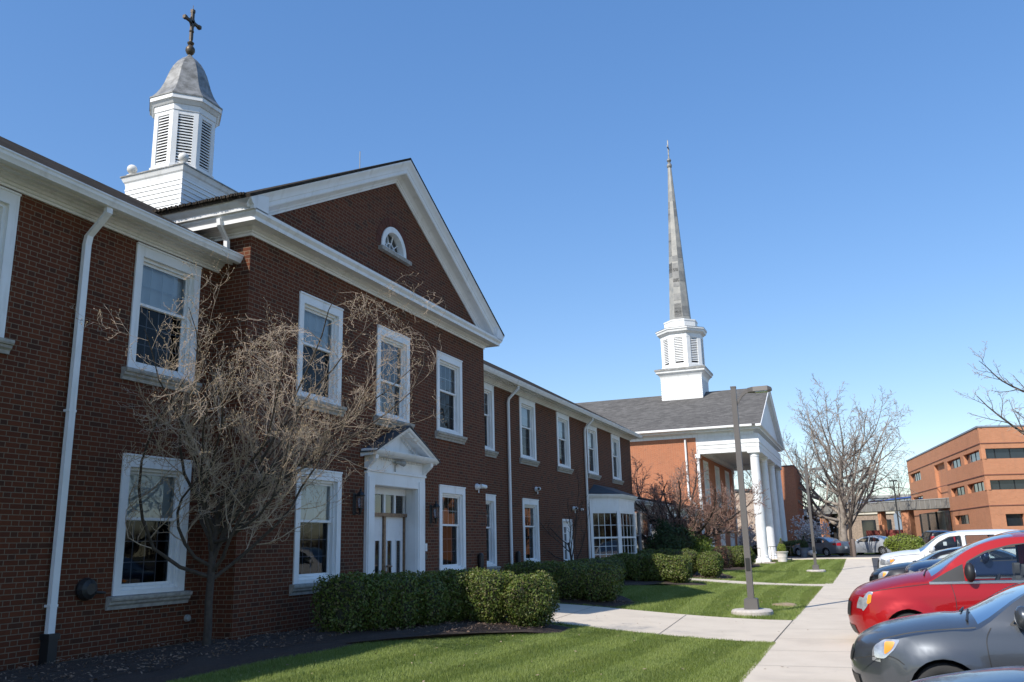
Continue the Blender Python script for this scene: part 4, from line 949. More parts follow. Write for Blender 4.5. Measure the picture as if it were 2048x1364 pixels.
hR = [(.001, 16, 8.28, 9.18), (.001, 16, 5.57, 6.41), (1.3, 2.9, 2.42, 3.46), (4.5, 7.5, 2.42, 3.46), (9, 12, 2.42, 3.46)]
mb = MB(); face_wall(mb, A, dL, nL, 0, LL, .2, TOPZ, hL, .35); face_wall(mb, Bp, dR, nR, 0, LR, .2, TOPZ, hR, .35)
A2 = A+Vector((16, 6)); C4 = C3+Vector((-4, 30))
for P, Q in ((A, A2), (C3, C4)): mb.quad((P.x, P.y, .2), (Q.x, Q.y, .2), (Q.x, Q.y, TOPZ), (P.x, P.y, TOPZ))
mb.add([(p.x, p.y, TOPZ-.3) for p in (A, Bp, C3, C4, A2)], [(0, 1, 2, 3, 4)])
mb.build('wall', 'brick_office', off_, fix=False)
mb = MB()
for O, d, n, L in ((A, dL, nL, LL), (Bp, dR, nR, LR)):
    mb.sweep([[fpt(O, d, n, s, TOPZ-.02, -.3), fpt(O, d, n, s, TOPZ-.02, .06), fpt(O, d, n, s, TOPZ+.12, .06), fpt(O, d, n, s, TOPZ+.12, -.3)] for s in (-.05, L+.05)])
mb.build('roof_edge', 'greyblue', off_)
mb = MB()
for O, d, n, L in ((A, dL, nL, LL), (Bp, dR, nR, LR)):
    for z in (9.62, 6.85, 4.18): mb.sweep([[fpt(O, d, n, s, z, .0), fpt(O, d, n, s, z, .05), fpt(O, d, n, s, z+.07, .05), fpt(O, d, n, s, z+.07, .0)] for s in (.0, L)])
mb.build('brick_course', plain('course_brick', (.24, .10, .07), .9), off_)
for O, d, n, hs in ((A, dL, nL, hL), (Bp, dR, nR, hR)):
    for i, (a, b, c, e) in enumerate(hs):
        if e-c > 3:
            mb = MB(); mb.quad(fpt(O, d, n, a, c, -.34), fpt(O, d, n, b, c, -.34), fpt(O, d, n, b, e, -.34), fpt(O, d, n, a, e, -.34)); mb.build('recess_wall', 'brick_office', off_, fix=False); continue
        mb = MB(); mb.quad(fpt(O, d, n, a, c, -.3), fpt(O, d, n, b, c, -.3), fpt(O, d, n, b, e, -.3), fpt(O, d, n, a, e, -.3)); wn = mb.build('window', 'office_blue' if O is A and i in (0, 1, 2) else 'office_glass', off_, fix=False)
        mb = MB(); k = max(1, int((b-a)/1.3))
        for j in range(1, k): s = a+(b-a)*j/k; mb.sweep([[fpt(O, d, n, s-.025, z, -.3), fpt(O, d, n, s+.025, z, -.3), fpt(O, d, n, s+.025, z, -.26), fpt(O, d, n, s-.025, z, -.26)] for z in (c, e)])
        if mb.v: mb.build('mullions', 'black', wn)
for (x, y, w_, h) in ((14, 100, 1.6, 1.0), (19, 108, 2.2, .8), (23, 102, 1.4, 1.2)):
    mb = MB(); mb.box(x-w_, x+w_, y-1, y+1, TOPZ-.3, TOPZ+h); mb.box(x-w_*.6, x+w_*.6, y-.6, y+.6, TOPZ+h+.001, TOPZ+h+.15); mb.build('rooftop_unit', 'metalgrey', off_)
mb = MB(); mb.sweep([[fpt(A, dL, nL, s, .3, .5), fpt(A, dL, nL, s, 4.3, .5), fpt(A, dL, nL, s, 4.3, .1), fpt(A, dL, nL, s, .3, .1)] for s in (7.0, 20.5)]); mb.cur = 1
for k in range(4): s = 7+13.5*k/3; mb.sweep([[fpt(A, dL, nL, s-.05, z, .5), fpt(A, dL, nL, s+.05, z, .5), fpt(A, dL, nL, s+.05, z, .6), fpt(A, dL, nL, s-.05, z, .6)] for z in (.3, 4.3)])
mb.build('lobby_glass', ['office_glass', 'black'], off_)
mb = MB(); mb.sweep([[(x, y, z) for x, y, z in ((-.5, 128, 6.35), (6.6, 126.5, 6.95), (6.6, 130, 6.95), (-.5, 131.5, 6.35))], [(x, y, z-.15) for x, y, z in ((-.5, 128, 6.35), (6.6, 126.5, 6.95), (6.6, 130, 6.95), (-.5, 131.5, 6.35))]])
mb.build('blue_roof', 'blueawning', off_)
# covered walkway
can = empty('covered_walkway', (1, 105, .4), 'long grey metal canopy on brick piers in front of the office block', 'canopy')
P0, P1 = Vector((-6.3, 111.6)), Vector((8.6, 101.0)); dc = (P1-P0).normalized(); nc = Vector((dc.y, -dc.x)); LC = (P1-P0).length
mb = MB(); mb.sweep([[fpt(P0, dc, nc, s, z, o) for z, o in ((4.55, 0), (5.5, 0), (5.5, -3), (4.55, -3))] for s in (0, LC)]); mb.build('fascia', 'metalgrey', can)
mb = MB()
for k in range(32): s = LC*k/31; mb.sweep([[fpt(P0, dc, nc, s-.02, z, 0), fpt(P0, dc, nc, s+.02, z, 0), fpt(P0, dc, nc, s+.02, z, .04), fpt(P0, dc, nc, s-.02, z, .04)] for z in (4.55, 5.5)])
mb.sweep([[fpt(P0, dc, nc, s, z, o) for z, o in ((5.5, .06), (5.58, .06), (5.58, -3), (5.5, -3))] for s in (0, LC)])
mb.build('seams', 'greywall', can)
for s, w_ in ((9.3, .42), (12.2, .95), (1.5, .5)):
    mb = MB(); mb.sweep([[fpt(P0, dc, nc, s, z, -.3), fpt(P0, dc, nc, s+w_, z, -.3), fpt(P0, dc, nc, s+w_, z, -1.2), fpt(P0, dc, nc, s, z, -1.2)] for z in (.3, 4.55)]); mb.build('pier', 'brick_office', can)
mb = MB(); mb.box(1.42, 1.9, 100.9, 101.6, .3, 3.0); tag(mb.build('brick_pier', 'brick_office'), 'short square brick pier standing in the red lattice fence before the canopy', 'pier')
mb = MB()
for (x0, x1) in ((.05, 1.38), (1.95, 3.7)):
    mb.box(x0, x1, 101.4, 101.45, .4, 2.45); 
    for x in np.arange(x0, x1, .12): mb.box(x, x+.04, 101.33, 101.4, .4, 2.5)
tag(mb.build('lattice_fence', 'redpaint'), 'dark red lattice fence between brick piers beyond the parked cars', 'fence')
# distant buildings
def house(name, x0, x1, y0, y1, z1, wm, rm, label, rh=.4, wins_=()):
    h = empty(name, ((x0+x1)/2, (y0+y1)/2, .3), label, 'building')
    mb = MB(); mb.box(x0, x1, y0, y1, .2, z1); mb.build('wall', wm, h)
    mb = MB(); e = .5
    if rh > .5: mb.sweep([[(x, y0-e, z1), (x, (y0+y1)/2, z1+rh), (x, y1+e, z1), (x, (y0+y1)/2, z1+rh-.25)] for x in (x0-e, x1+e)])
    else: mb.box(x0-.2, x1+.2, y0-.2, y1+.2, z1+.003, z1+rh)
    mb.build('roof', rm, h)
    for a, b, c, d in wins_: mb = MB(); mb.box(a, b, y0-.04, y0+.1, c, d); mb.build('window', 'office_glass', h)
    return h
house('far_hall', -3, 13, 186, 200, 9.2, 'greyblue', 'greywall', 'pale grey-blue flat-roofed hall far behind the bare trees', 1.6*.3+.02, [(-1+i*2, -.4+i*2, 6.5, 8.2) for i in range(6)])
house('tan_building', -9.5, -4.3, 134, 146, 4.9, 'cream', 'darkroof', 'low cream-walled building glimpsed behind the two silver sedans', .45, [(-8.6, -6.6, 3.3, 4.1)])
house('stone_building', -4.2, 4, 138, 150, 5.0, 'stonefar', 'cream', 'rubble stone building with white roof edge seen below the grey canopy', .35, [(-.4, 1.5, 1.5, 4.2), (2, 3.6, 1.5, 4.2)])
house('brown_roofed_building', -9, -3.2, 112.5, 120, 4.5, 'void', 'darkroof', 'low building with a dark grey roof left of the canopy', .95, [])
house('beige_house', -22, -11.8, 110, 120, 7.6, 'tan', 'darkroof', 'beige rendered building glimpsed between the portico columns', .3, [(-14, -13.2, 1, 5.2)])
mb = MB(); mb.box(-9.5, 4.5, 118, 118.3, .3, .75); tag(mb.build('low_wall', 'cream'), 'long low pale kerb wall across the grass beyond the sedans', 'wall')
sheet('grass_verge', -40, 60, 112, 150, 4, 4, lambda x, y: .40, 'lawn', kind='structure')
sheet('grass_strip', .9, 6, 58.5, 66.1, 3, 6, lambda x, y: lotz(y), 'lawn', .06, .2, kind='structure')
sheet('grass_island', -14, 14, 78.8, 80.2, 12, 2, lambda x, y: .385, 'lawn', .10, .2, kind='structure')

# ------------------------------------------------------------------ lamp posts
def lamp_post(label):
    root = empty('lamp_post', (0, 0, 0), label, 'lamp post', 'lamp posts along the sidewalk')
    mb = MB(); mb.lathe((0, 0, 0), [(.50, -.1), (.50, .09), (.47, .13), (.44, .14)], 28); mb.build('concrete_base', 'conc2', root, smooth=True)
    mb = MB(); mb.sweep([[(-e, -e, z), (e, -e, z), (e, e, z), (-e, e, z)] for e, z in ((.165, .14), (.155, .38), (.12, .40))]); mb.build('base_cover', 'polebronze', root)
    mb = MB(); mb.sweep([[(-e, -e, z), (e, -e, z), (e, e, z), (-e, e, z)] for e, z in ((.074, .38), (.064, 5.62))]); mb.box(-.07, .07, -.07, .07, 5.62, 5.66); mb.build('pole', 'polebronze', root)
    mb = MB(); mb.box(-.05, .05, -.09, -.062, 1.05, 1.35); mb.build('access_box', 'black', root)
    mb = MB(); pts = [(.06, 5.20), (.12, 5.30), (.20, 5.42), (.30, 5.50), (.42, 5.53)]
    mb.sweep([[(x, -.03, z-.05), (x, .03, z-.05), (x, .03, z+.05), (x, -.03, z+.05)] for x, z in pts]); arm = mb.build('arm', 'polebronze', root)
    mb = MB(); mb.sweep([[(x, -w_, z), (x, w_, z), (x, w_*.9, z+h), (x, -w_*.9, z+h)] for x, w_, z, h in ((.36, .09, 5.47, .11), (.50, .17, 5.47, .12), (.86, .18, 5.47, .12), (.95, .12, 5.49, .06))]); hd = mb.build('lamp_head', 'polebronze', root)
    mb = MB(); mb.box(.55, .85, -.13, .13, 5.455, 5.469); mb.build('lens', 'clearlamp', hd)
    return root
p1 = lamp_post('nearer bronze lamp post on a round concrete base in the lawn beside the sidewalk')
p2 = copy_tree(p1); p2['label'] = 'farther bronze lamp post on the lawn in front of the potted evergreens'
p1.location = (-2.78, 22.5, g(-2.78, 22.5)); p2.location = (-2.71, 50.6, g(-2.71, 50.6))
mb = MB(); mb.sweep([[(-e, -e, z), (e, -e, z), (e, e, z), (-e, e, z)] for e, z in ((.06, 0), (.05, 5.6))]); mb.box(-.3, .3, -.1, .1, 5.6, 5.7)
lp = mb.build('lamp_post', 'black'); lp.location = (2.45, 74.5, .4); tag(lp, 'slim black lamp post behind the white SUV beside the green bush', 'lamp post')
#--PART4--
# ------------------------------------------------------------------ grass
def grass(name, regions, n, h, wd, seed, label_kind=True):
    rg = np.random.default_rng(seed); xs, ys = [], []
    tot = sum((r[1]-r[0])*(r[3]-r[2]) for r in regions)
    for x0, x1, y0, y1 in regions:
        k = int(n*(x1-x0)*(y1-y0)/tot); xs.append(rg.uniform(x0, x1, k)); ys.append(rg.uniform(y0, y1, k))
    x = np.concatenate(xs); y = np.concatenate(ys)
    keep = np.ones(len(x), bool)
    for b in BEDS:
        ins = np.zeros(len(x), bool); j = len(b)-1
        for i in range(len(b)):
            (xi, yi), (xj, yj) = b[i], b[j]
            c = ((yi > y) != (yj > y)) & (x < (xj-xi)*(y-yi)/(yj-yi+1e-9)+xi); ins ^= c; j = i
        keep &= ~ins
    t = np.clip((-1.74-x)/8.2, 0, 1); jj = rg.normal(0, .025, len(x)); keep &= ~((y+jj > 16.65+t*1.75+.03*np.sin(x*9)) & (y+jj < 21.2+t*1.3)); keep &= ~((y > 35.75+t*.15) & (y < 37.7+t*.2))
    keep &= ((x+2.78)**2+(y-22.5)**2 > .26) & ((x+2.71)**2+(y-50.6)**2 > .26)
    dx, dy = (x+2.3), (y-25.8); keep &= ~((np.abs(dy+dx*.6) < .4) & (np.abs(dx) < .42) & (rg.random(len(x)) < .85))
    x, y = x[keep], y[keep]; n = len(x)
    z = .45*np.where(True, np.clip((y-50)/25, 0, 1)**2*(3-2*np.clip((y-50)/25, 0, 1)), 0); tx = np.clip((-x-1.9)/7.3, 0, 1); z = z+.33*tx*tx*(3-2*tx)*(1-np.clip((y-45)/10, 0, 1)**2*(3-2*np.clip((y-45)/10, 0, 1)))
    a = rg.uniform(0, 2*PI, n); hh = h*rg.uniform(.55, 1.35, n)*(1+.35*np.sin(x*1.7+y*.9)*np.sin(y*1.3)); w_ = wd*rg.uniform(.7, 1.3, n)
    stripe = np.sign(np.sin((x+.35*np.sin(y*.25))*5.2))*.22
    lx = rg.normal(0, .3, n)*hh; ly = (rg.normal(0, .3, n)+stripe)*hh
    ca_, sa_ = np.cos(a)*w_, np.sin(a)*w_
    V = np.empty((n, 3, 3)); V[:, 0] = np.stack([x-ca_, y-sa_, z-.005], 1); V[:, 1] = np.stack([x+ca_, y+sa_, z-.005], 1); V[:, 2] = np.stack([x+lx, y+ly, z+hh], 1)
    npmesh(name, V.reshape(-1, 3), np.arange(3*n).reshape(-1, 3), 'blade', kind='stuff')
grass('grass', [(-9.1, -1.69, 8.5, 18.4)], 400000, .044, .0045, 1)
grass('grass', [(-9.6, -1.70, 21.0, 36.5)], 200000, .055, .006, 2)
grass('grass', [(-7.6, -1.45, 37.5, 66.0)], 130000, .055, .009, 3)
# fallen mulch chips and dry leaves
def chips():
    rg = np.random.default_rng(5); V = []; 
    for (x0, x1, y0, y1, n) in ((-10.6, -8.4, 5, 14, 2600), (-9.9, -5.9, 14, 18.2, 3200), (-9.5, -5.8, 22.6, 25.5, 1500), (-9, -5.8, 34, 35.6, 800), (-8.5, -5.3, 38.2, 41.5, 800)):
        V.append(np.stack([rg.uniform(x0, x1, n), rg.uniform(y0, y1, n)], 1))
    P = np.concatenate(V); n = len(P); z = np.array([g(a, b) for a, b in P])+.065+rg.uniform(0, .03, n)
    C = np.column_stack([P, z]); a = rg.normal(0, 1, (n, 3)); b = rg.normal(0, 1, (n, 3)); a[:, 2] *= .3; b[:, 2] *= .3
    a /= np.linalg.norm(a, axis=1)[:, None]; b /= np.linalg.norm(b, axis=1)[:, None]; s1 = rg.uniform(.01, .03, n)[:, None]; s2 = rg.uniform(.006, .014, n)[:, None]
    Q = np.stack([C-a*s1-b*s2, C+a*s1-b*s2, C+a*s1+b*s2, C-a*s1+b*s2], 1)
    keep = np.zeros(n, bool)
    for bd in BEDS:
        ins = np.zeros(n, bool); j = len(bd)-1; x, y = P[:, 0], P[:, 1]
        for i in range(len(bd)):
            (xi, yi), (xj, yj) = bd[i], bd[j]; c = ((yi > y) != (yj > y)) & (x < (xj-xi)*(y-yi)/(yj-yi+1e-9)+xi); ins ^= c; j = i
        keep |= ins
    Q = Q[keep]; npmesh('wood_chips', Q.reshape(-1, 3), np.arange(4*len(Q)).reshape(-1, 4), 'chip', kind='stuff')
chips()
def litter():
    rg = np.random.default_rng(9); n = 260; x = rg.uniform(-8.2, -1.2, n); y = 9+rg.random(n)**1.5*30; z = np.array([g(a, b) for a, b in zip(x, y)])+np.where(x < -1.74, .055, .018)
    C = np.column_stack([x, y, z]); a = rg.normal(0, 1, (n, 3)); a[:, 2] *= .3; a /= np.linalg.norm(a, axis=1)[:, None]; b = np.cross(a, [0, 0, 1.]); s1 = rg.uniform(.015, .035, n)[:, None]; s2 = s1*.6
    Q = np.stack([C-a*s1, C-b*s2, C+a*s1, C+b*s2+[0, 0, .006]], 1); npmesh('fallen_leaves', Q.reshape(-1, 3), np.arange(4*n).reshape(-1, 4), 'soil', kind='stuff')
litter()

# ------------------------------------------------------------------ bushes
def leaves_on(fn, n, size, rg, jitter=.06, flat=.0):
    """fn(u1,u2)->(points, normals); returns quads"""
    P, Nn = fn(n); P = P+Nn*rg.uniform(-jitter, jitter*.6, n)[:, None]
    t = rg.normal(0, 1, (n, 3)); nn = Nn+rg.normal(0, .75, (n, 3)); nn /= np.linalg.norm(nn, axis=1)[:, None]
    a = np.cross(nn, t); a /= np.linalg.norm(a, axis=1)[:, None]; b = np.cross(nn, a); s = size*rg.uniform(.6, 1.35, n)[:, None]
    return np.stack([P-a*s*.55, P-b*s, P+a*s*.55, P+b*s], 1)
def blob(rg, cx, cy, z0, rx, ry, h, pw=3.2, lump=.09):
    """rounded clipped bush: superellipsoid with lumps, narrower at the foot"""
    ph = rg.uniform(0, 6.28, 12); fr = rg.uniform(2, 7, 12)
    def surf(d):
        c = np.abs(d)**pw; r = 1/(c.sum(1))**(1/pw)
        lum = 1+lump*sum(np.sin(fr[i]*d[:, i % 3]+ph[i])*np.cos(fr[(i+5) % 12]*d[:, (i+1) % 3]+ph[(i+3) % 12]) for i in range(6))/2
        p = d*(r*lum)[:, None]; zz = p[:, 2]; foot = 1-.22*np.clip(-zz, 0, 1)**1.5
        return np.column_stack([cx+p[:, 0]*rx*foot, cy+p[:, 1]*ry*foot, z0+(zz*.5+.5)*h])
    def fn(n):
        d = rg.normal(0, 1, (n, 3)); d /= np.linalg.norm(d, axis=1)[:, None]; P = surf(d)
        nn = d*np.abs(d)**(pw-2); nn /= np.linalg.norm(nn, axis=1)[:, None]; return P, nn
    return surf, fn
def uvs(n=20, k=12):
    D = []; F = []
    for i in range(k+1):
        for j in range(n): a, b = 2*PI*j/n, -PI/2+PI*i/k; D.append((math.cos(a)*math.cos(b), math.sin(a)*math.cos(b), math.sin(b)))
    for i in range(k):
        for j in range(n): F.append((i*n+j, i*n+(j+1) % n, (i+1)*n+(j+1) % n, (i+1)*n+j))
    return np.array(D)+1e-6, np.array(F)
UD, UF = uvs()
def bush(cx, cy, rx, ry, h, n, size, label, group, mat='box', seed=0, name='hedge_bush', cat='bush', pw=3.2, lump=.09, core=.93, jitter=.06, z0=None, up=False):
    rg = np.random.default_rng(seed+100); z = g(cx, cy)+.06 if z0 is None else z0
    root = empty(name, (cx, cy, z), label, cat, group)
    surf, fn = blob(rg, cx, cy, z, rx, ry, h, pw, lump)
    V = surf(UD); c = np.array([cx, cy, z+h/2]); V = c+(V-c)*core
    npmesh('dark_core', V, UF, 'shade', root)  # solid core coloured like the shaded inside of the bush
    Q = leaves_on(fn, n, size, rg, jitter); npmesh('foliage', Q.reshape(-1, 3), np.arange(4*len(Q)).reshape(-1, 4), mat, root)
    mb = MB()
    for k in range(4):
        a = rg.uniform(0, 6.28); mb.tube([(cx+.1*math.cos(a), cy+.1*math.sin(a), z-.1), (cx+.2*math.cos(a), cy+.2*math.sin(a), z+.2)], .015, 5)
    mb.build('stem', 'bark', root); return root
HG = 'clipped boxwood bushes in the front hedges'
near = [
 (-6.30, 16.50, .47, .50, .92, 'sunlit boxy boxwood bush at the path end of the nearest hedge, rightmost of that hedge'),
 (-7.18, 16.55, .47, .50, .93, 'sunlit boxwood bush second from the path end of the nearest hedge'),
 (-7.92, 16.30, .42, .46, .92, 'half-sunlit boxwood bush third from the path end of the nearest hedge'),
 (-8.12, 15.55, .43, .47, .90, 'shaded boxwood bush below the entrance door, fourth in the nearest hedge'),
 (-8.33, 14.85, .43, .45, .92, 'shaded boxwood bush before the entrance, fifth in the nearest hedge'),
 (-8.55, 14.30, .42, .44, .90, 'shaded boxwood bush near the left end of the nearest hedge, sixth from the path'),
 (-8.80, 13.80, .44, .46, .93, 'dark boxwood bush ending the nearest hedge on the left, beside the lower window')]
for i, (x, y, rx, ry, h, lb) in enumerate(near): bush(x, y, rx, ry, h, 9500 if i < 3 else 6500, .026 if i < 3 else .028, lb, HG, seed=i, pw=4.5, lump=.11, core=.84, jitter=.10)
mid = [(-6.75, 23.2, 'shaded boxwood bush at the lawn end of the hedge beyond the wide path'), (-7.5, 23.3, 'shaded boxwood bush second from the lawn end of the hedge beyond the wide path'),
       (-8.3, 23.4, 'shaded boxwood bush third from the lawn end of the hedge beyond the wide path'), (-9.1, 23.5, 'shaded boxwood bush nearest the brick corner in the hedge beyond the wide path')]
for i, (x, y, lb) in enumerate(mid): bush(x, y, .5, .55, .9, 6000, .03, lb, HG, seed=20+i, pw=4.5, core=.86, jitter=.1)
fnd = [(-9.5, 27.2, 'low dark bush under the tall window beyond the gabled bay'), (-9.3, 29.2, 'low dark bush right of the tall window by the bare sapling'), (-9.2, 31.0, 'low dark bush left of the side door'), (-9.2, 33.0, 'low dark bush in front of the side door'), (-9.4, 34.9, 'low dark bush left of the white bay window')]
for i, (x, y, lb) in enumerate(fnd): bush(x, y, .6, .85, .85, 5000, .03, lb, 'low bushes along the wall foot', seed=30+i)
far = [(-6.75, 33.5, 'sunlit boxwood bush at the lawn end of the third hedge beside the narrow path'), (-7.45, 33.5, 'sunlit boxwood bush second from the lawn end of the third hedge'),
       (-8.2, 33.6, 'boxwood bush crossed by the shadow edge in the third hedge'), (-8.95, 33.7, 'shaded boxwood bush nearest the bay window in the third hedge')]
for i, (x, y, lb) in enumerate(far): bush(x, y, .46, .52, .95, 6500, .034, lb, HG, seed=40+i, pw=4.5, core=.86, jitter=.1)
bush(-6.45, 39.1, .5, .55, 1.0, 8000, .032, 'round sunlit boxwood bush standing alone just beyond the narrow path', None, seed=50)
for i, (x, y) in enumerate([(-7.6, 39.4), (-8.4, 39.6), (-9.2, 39.7)]): bush(x, y, .58, .65, 1.08, 5000, .035, ['sunlit bush behind the third hedge, nearest the round lone bush', 'bush behind the third hedge, middle of the row before the bay', 'bush behind the third hedge, closest to the bay window'][i], HG, seed=55+i)
for i, x in enumerate((-9.6, -8.7, -7.8, -7.45)):
    bush(x, [56.5, 56.8, 57.2, 57.4][i], .75, .8, 1.25, 4500, .045, ['hedge bush farthest left in front of the church portico', 'second hedge bush from the left before the church portico', 'third hedge bush before the church portico', 'hedge bush beside the lamp post, right end before the portico'][i], 'hedge in front of the portico', seed=60+i)
bush(-7.55, 48.5, .6, .5, 1.15, 3500, .035, 'reddish leafless-looking shrub beside the hedge before the portico', None, mat='redleaf', seed=70, name='red_shrub', cat='shrub', lump=.2, core=.8, jitter=.25)
bush(-8.15, 44.6, .75, .8, 1.6, 9000, .06, 'yellow-green leafy shrub behind the dark-trunked bare tree', None, mat='yellowgreen', seed=71, name='green_shrub', cat='shrub', lump=.3, core=.8, jitter=.3, pw=2.2)
bush(-8.55, 47.5, .7, .7, 1.2, 5000, .05, 'small yellow-green shrub at the foot of the dark-trunked bare tree', None, mat='yellowgreen', seed=72, name='green_shrub', cat='shrub', lump=.3, core=.8, jitter=.25, pw=2.2)
bush(-8.95, 42.9, .95, 1.0, 2.1, 9000, .06, 'dark evergreen mass left of the dark-trunked bare tree', None, mat='conifer', seed=73, name='evergreen_shrub', cat='shrub', lump=.3, core=.85, jitter=.3, pw=2.0)
bush(2.7, 71.5, 1.25, 1.1, 1.35, 9000, .06, 'wide loose green bush behind the white SUV', None, mat='yellowgreen', seed=74, name='green_bush', lump=.2, pw=2.4, jitter=.2, z0=.4)
for i, (x, y, lb) in enumerate(((.6, 78.8, 'small ball-shaped bush right of the silver sedan, left of a pair'), (1.3, 78.9, 'small ball-shaped bush nearest the wide green bush, right of a pair'))): bush(x+.2, y, .35, .35, .7, 1800, .04, lb, 'pair of ball bushes', mat='yellowgreen', seed=76+i, pw=2, z0=.4)
for i, (x, w_) in enumerate(((-5.6, .95), (-7.3, .95), (-9.0, .95), (-11.0, 1.2), (-13.2, 1.2))):
    bush(x, 78.3+(i > 1)*7, w_, .8, 1.25, 3500, .05, ['clipped hedge block behind the dark blue planter', 'clipped hedge block left of the dark blue planter, seen past the columns', 'hedge block seen between the columns, right one', 'hedge block seen between the columns, middle one', 'hedge block seen between the columns, left one'][i], 'hedge beyond the porch', seed=80+i, pw=5, z0=.35)
# potted evergreens
def planter(x, y, mat, plab, clab, seed, hh=.95):
    z = .27 if y < 70 else .40
    if y > 66: z = .4
    p = empty('planter', (x, y, z), plab, 'planter', 'planters by the porch')
    mb = MB(); mb.lathe((x, y, z), [(.30, 0), (.31, .04), (.30, .06), (.34, .30), (.345, .34), (.335, .36), (.39, .62), (.43, .63), (.44, .70), (.40, .71), (.36, .66)], 28); mb.build('pot', mat, p, smooth=True, angle=40)
    mb = MB(); mb.lathe((x, y, z), [(.37, .60), (.37, .64)], 20); mb.build('soil', 'mulch', p)
    rg = np.random.default_rng(seed); c = empty('potted_evergreen', (x, y, z+.64), clab, 'shrub', 'potted evergreens')
    def fn(n):
        t = rg.random(n)**.7; a = rg.uniform(0, 6.28, n); r = .30*np.sin(np.clip(t*1.15+.12, 0, 1)**.8*PI)**.6*(1-.25*t); r = np.where(t > .9, r*.8, r)
        P = np.column_stack([x+r*np.cos(a), y+r*np.sin(a), z+.62+t*hh]); nn = np.column_stack([np.cos(a), np.sin(a), np.full(n, .5)]); return P, nn
    Q = leaves_on(fn, 3500, .035, rg, .05); npmesh('foliage', Q.reshape(-1, 3), np.arange(4*len(Q)).reshape(-1, 4), 'yellowgreen' if mat == 'planter_white' else 'conifer', c)
    mb = MB(); mb.lathe((x, y, z+.6), [(.05, 0), (.2, .15), (.23, .4), (.15, .7), (.03, .88)], 10); mb.build('dark_core', 'shade', c)  # inner core, shade behind the foliage put into its colour
planter(-5.50, 63.3, 'planter_white', 'large white ribbed planter beside the nearest portico column', 'green cone evergreen in the white planter', 1)
planter(-4.50, 71.4, 'planter_blue', 'dark blue planter in the shade left of the farther lamp post', 'dark cone evergreen in the dark blue planter', 2)
mb = MB(); mb.sphere((-3.95, 71.0, .72), .27, 14, 10, 1.2, 1, .8); tag(mb.build('white_urn', 'planter_white', smooth=True), 'small pale rounded urn touching the dark blue planter', 'urn')
# handrail at the porch
mb = MB()
for x0 in (-6.3,):
    mb.tube([(x0, 64.2, .27), (x0, 64.2, 1.28)], .018, 6); mb.tube([(-5.0, 64.4, .27), (-5.0, 64.4, 1.25)], .018, 6)
    mb.tube([(-6.45, 64.2, 1.12), (-6.5, 64.2, 1.22), (-6.42, 64.2, 1.3), (-6.3, 64.2, 1.3), (-5.0, 64.4, 1.28), (-4.85, 64.4, 1.24), (-4.8, 64.4, 1.1)], .018, 6)
    for k in range(5): mb.tube([(-6.1+k*.22, 64.23, .3), (-6.1+k*.22, 64.23, 1.28)], .01, 5)
tag(mb.build('handrail', 'black'), 'black wrought-iron handrail with curled ends beside the white planter', 'handrail')
mb = MB(); mb.tube([(-10.2, 60.6, 1.25), (-6.6, 60.6, 1.25)], .02, 6); mb.tube([(-10.2, 60.6, .75), (-6.6, 60.6, .75)], .012, 6)
for k in range(8): mb.tube([(-10.2+k*.51, 60.6, .2), (-10.2+k*.51, 60.6, 1.25)], .014, 6)
tag(mb.build('railing', 'black'), 'black iron railing along the porch seen behind the hedge', 'railing')

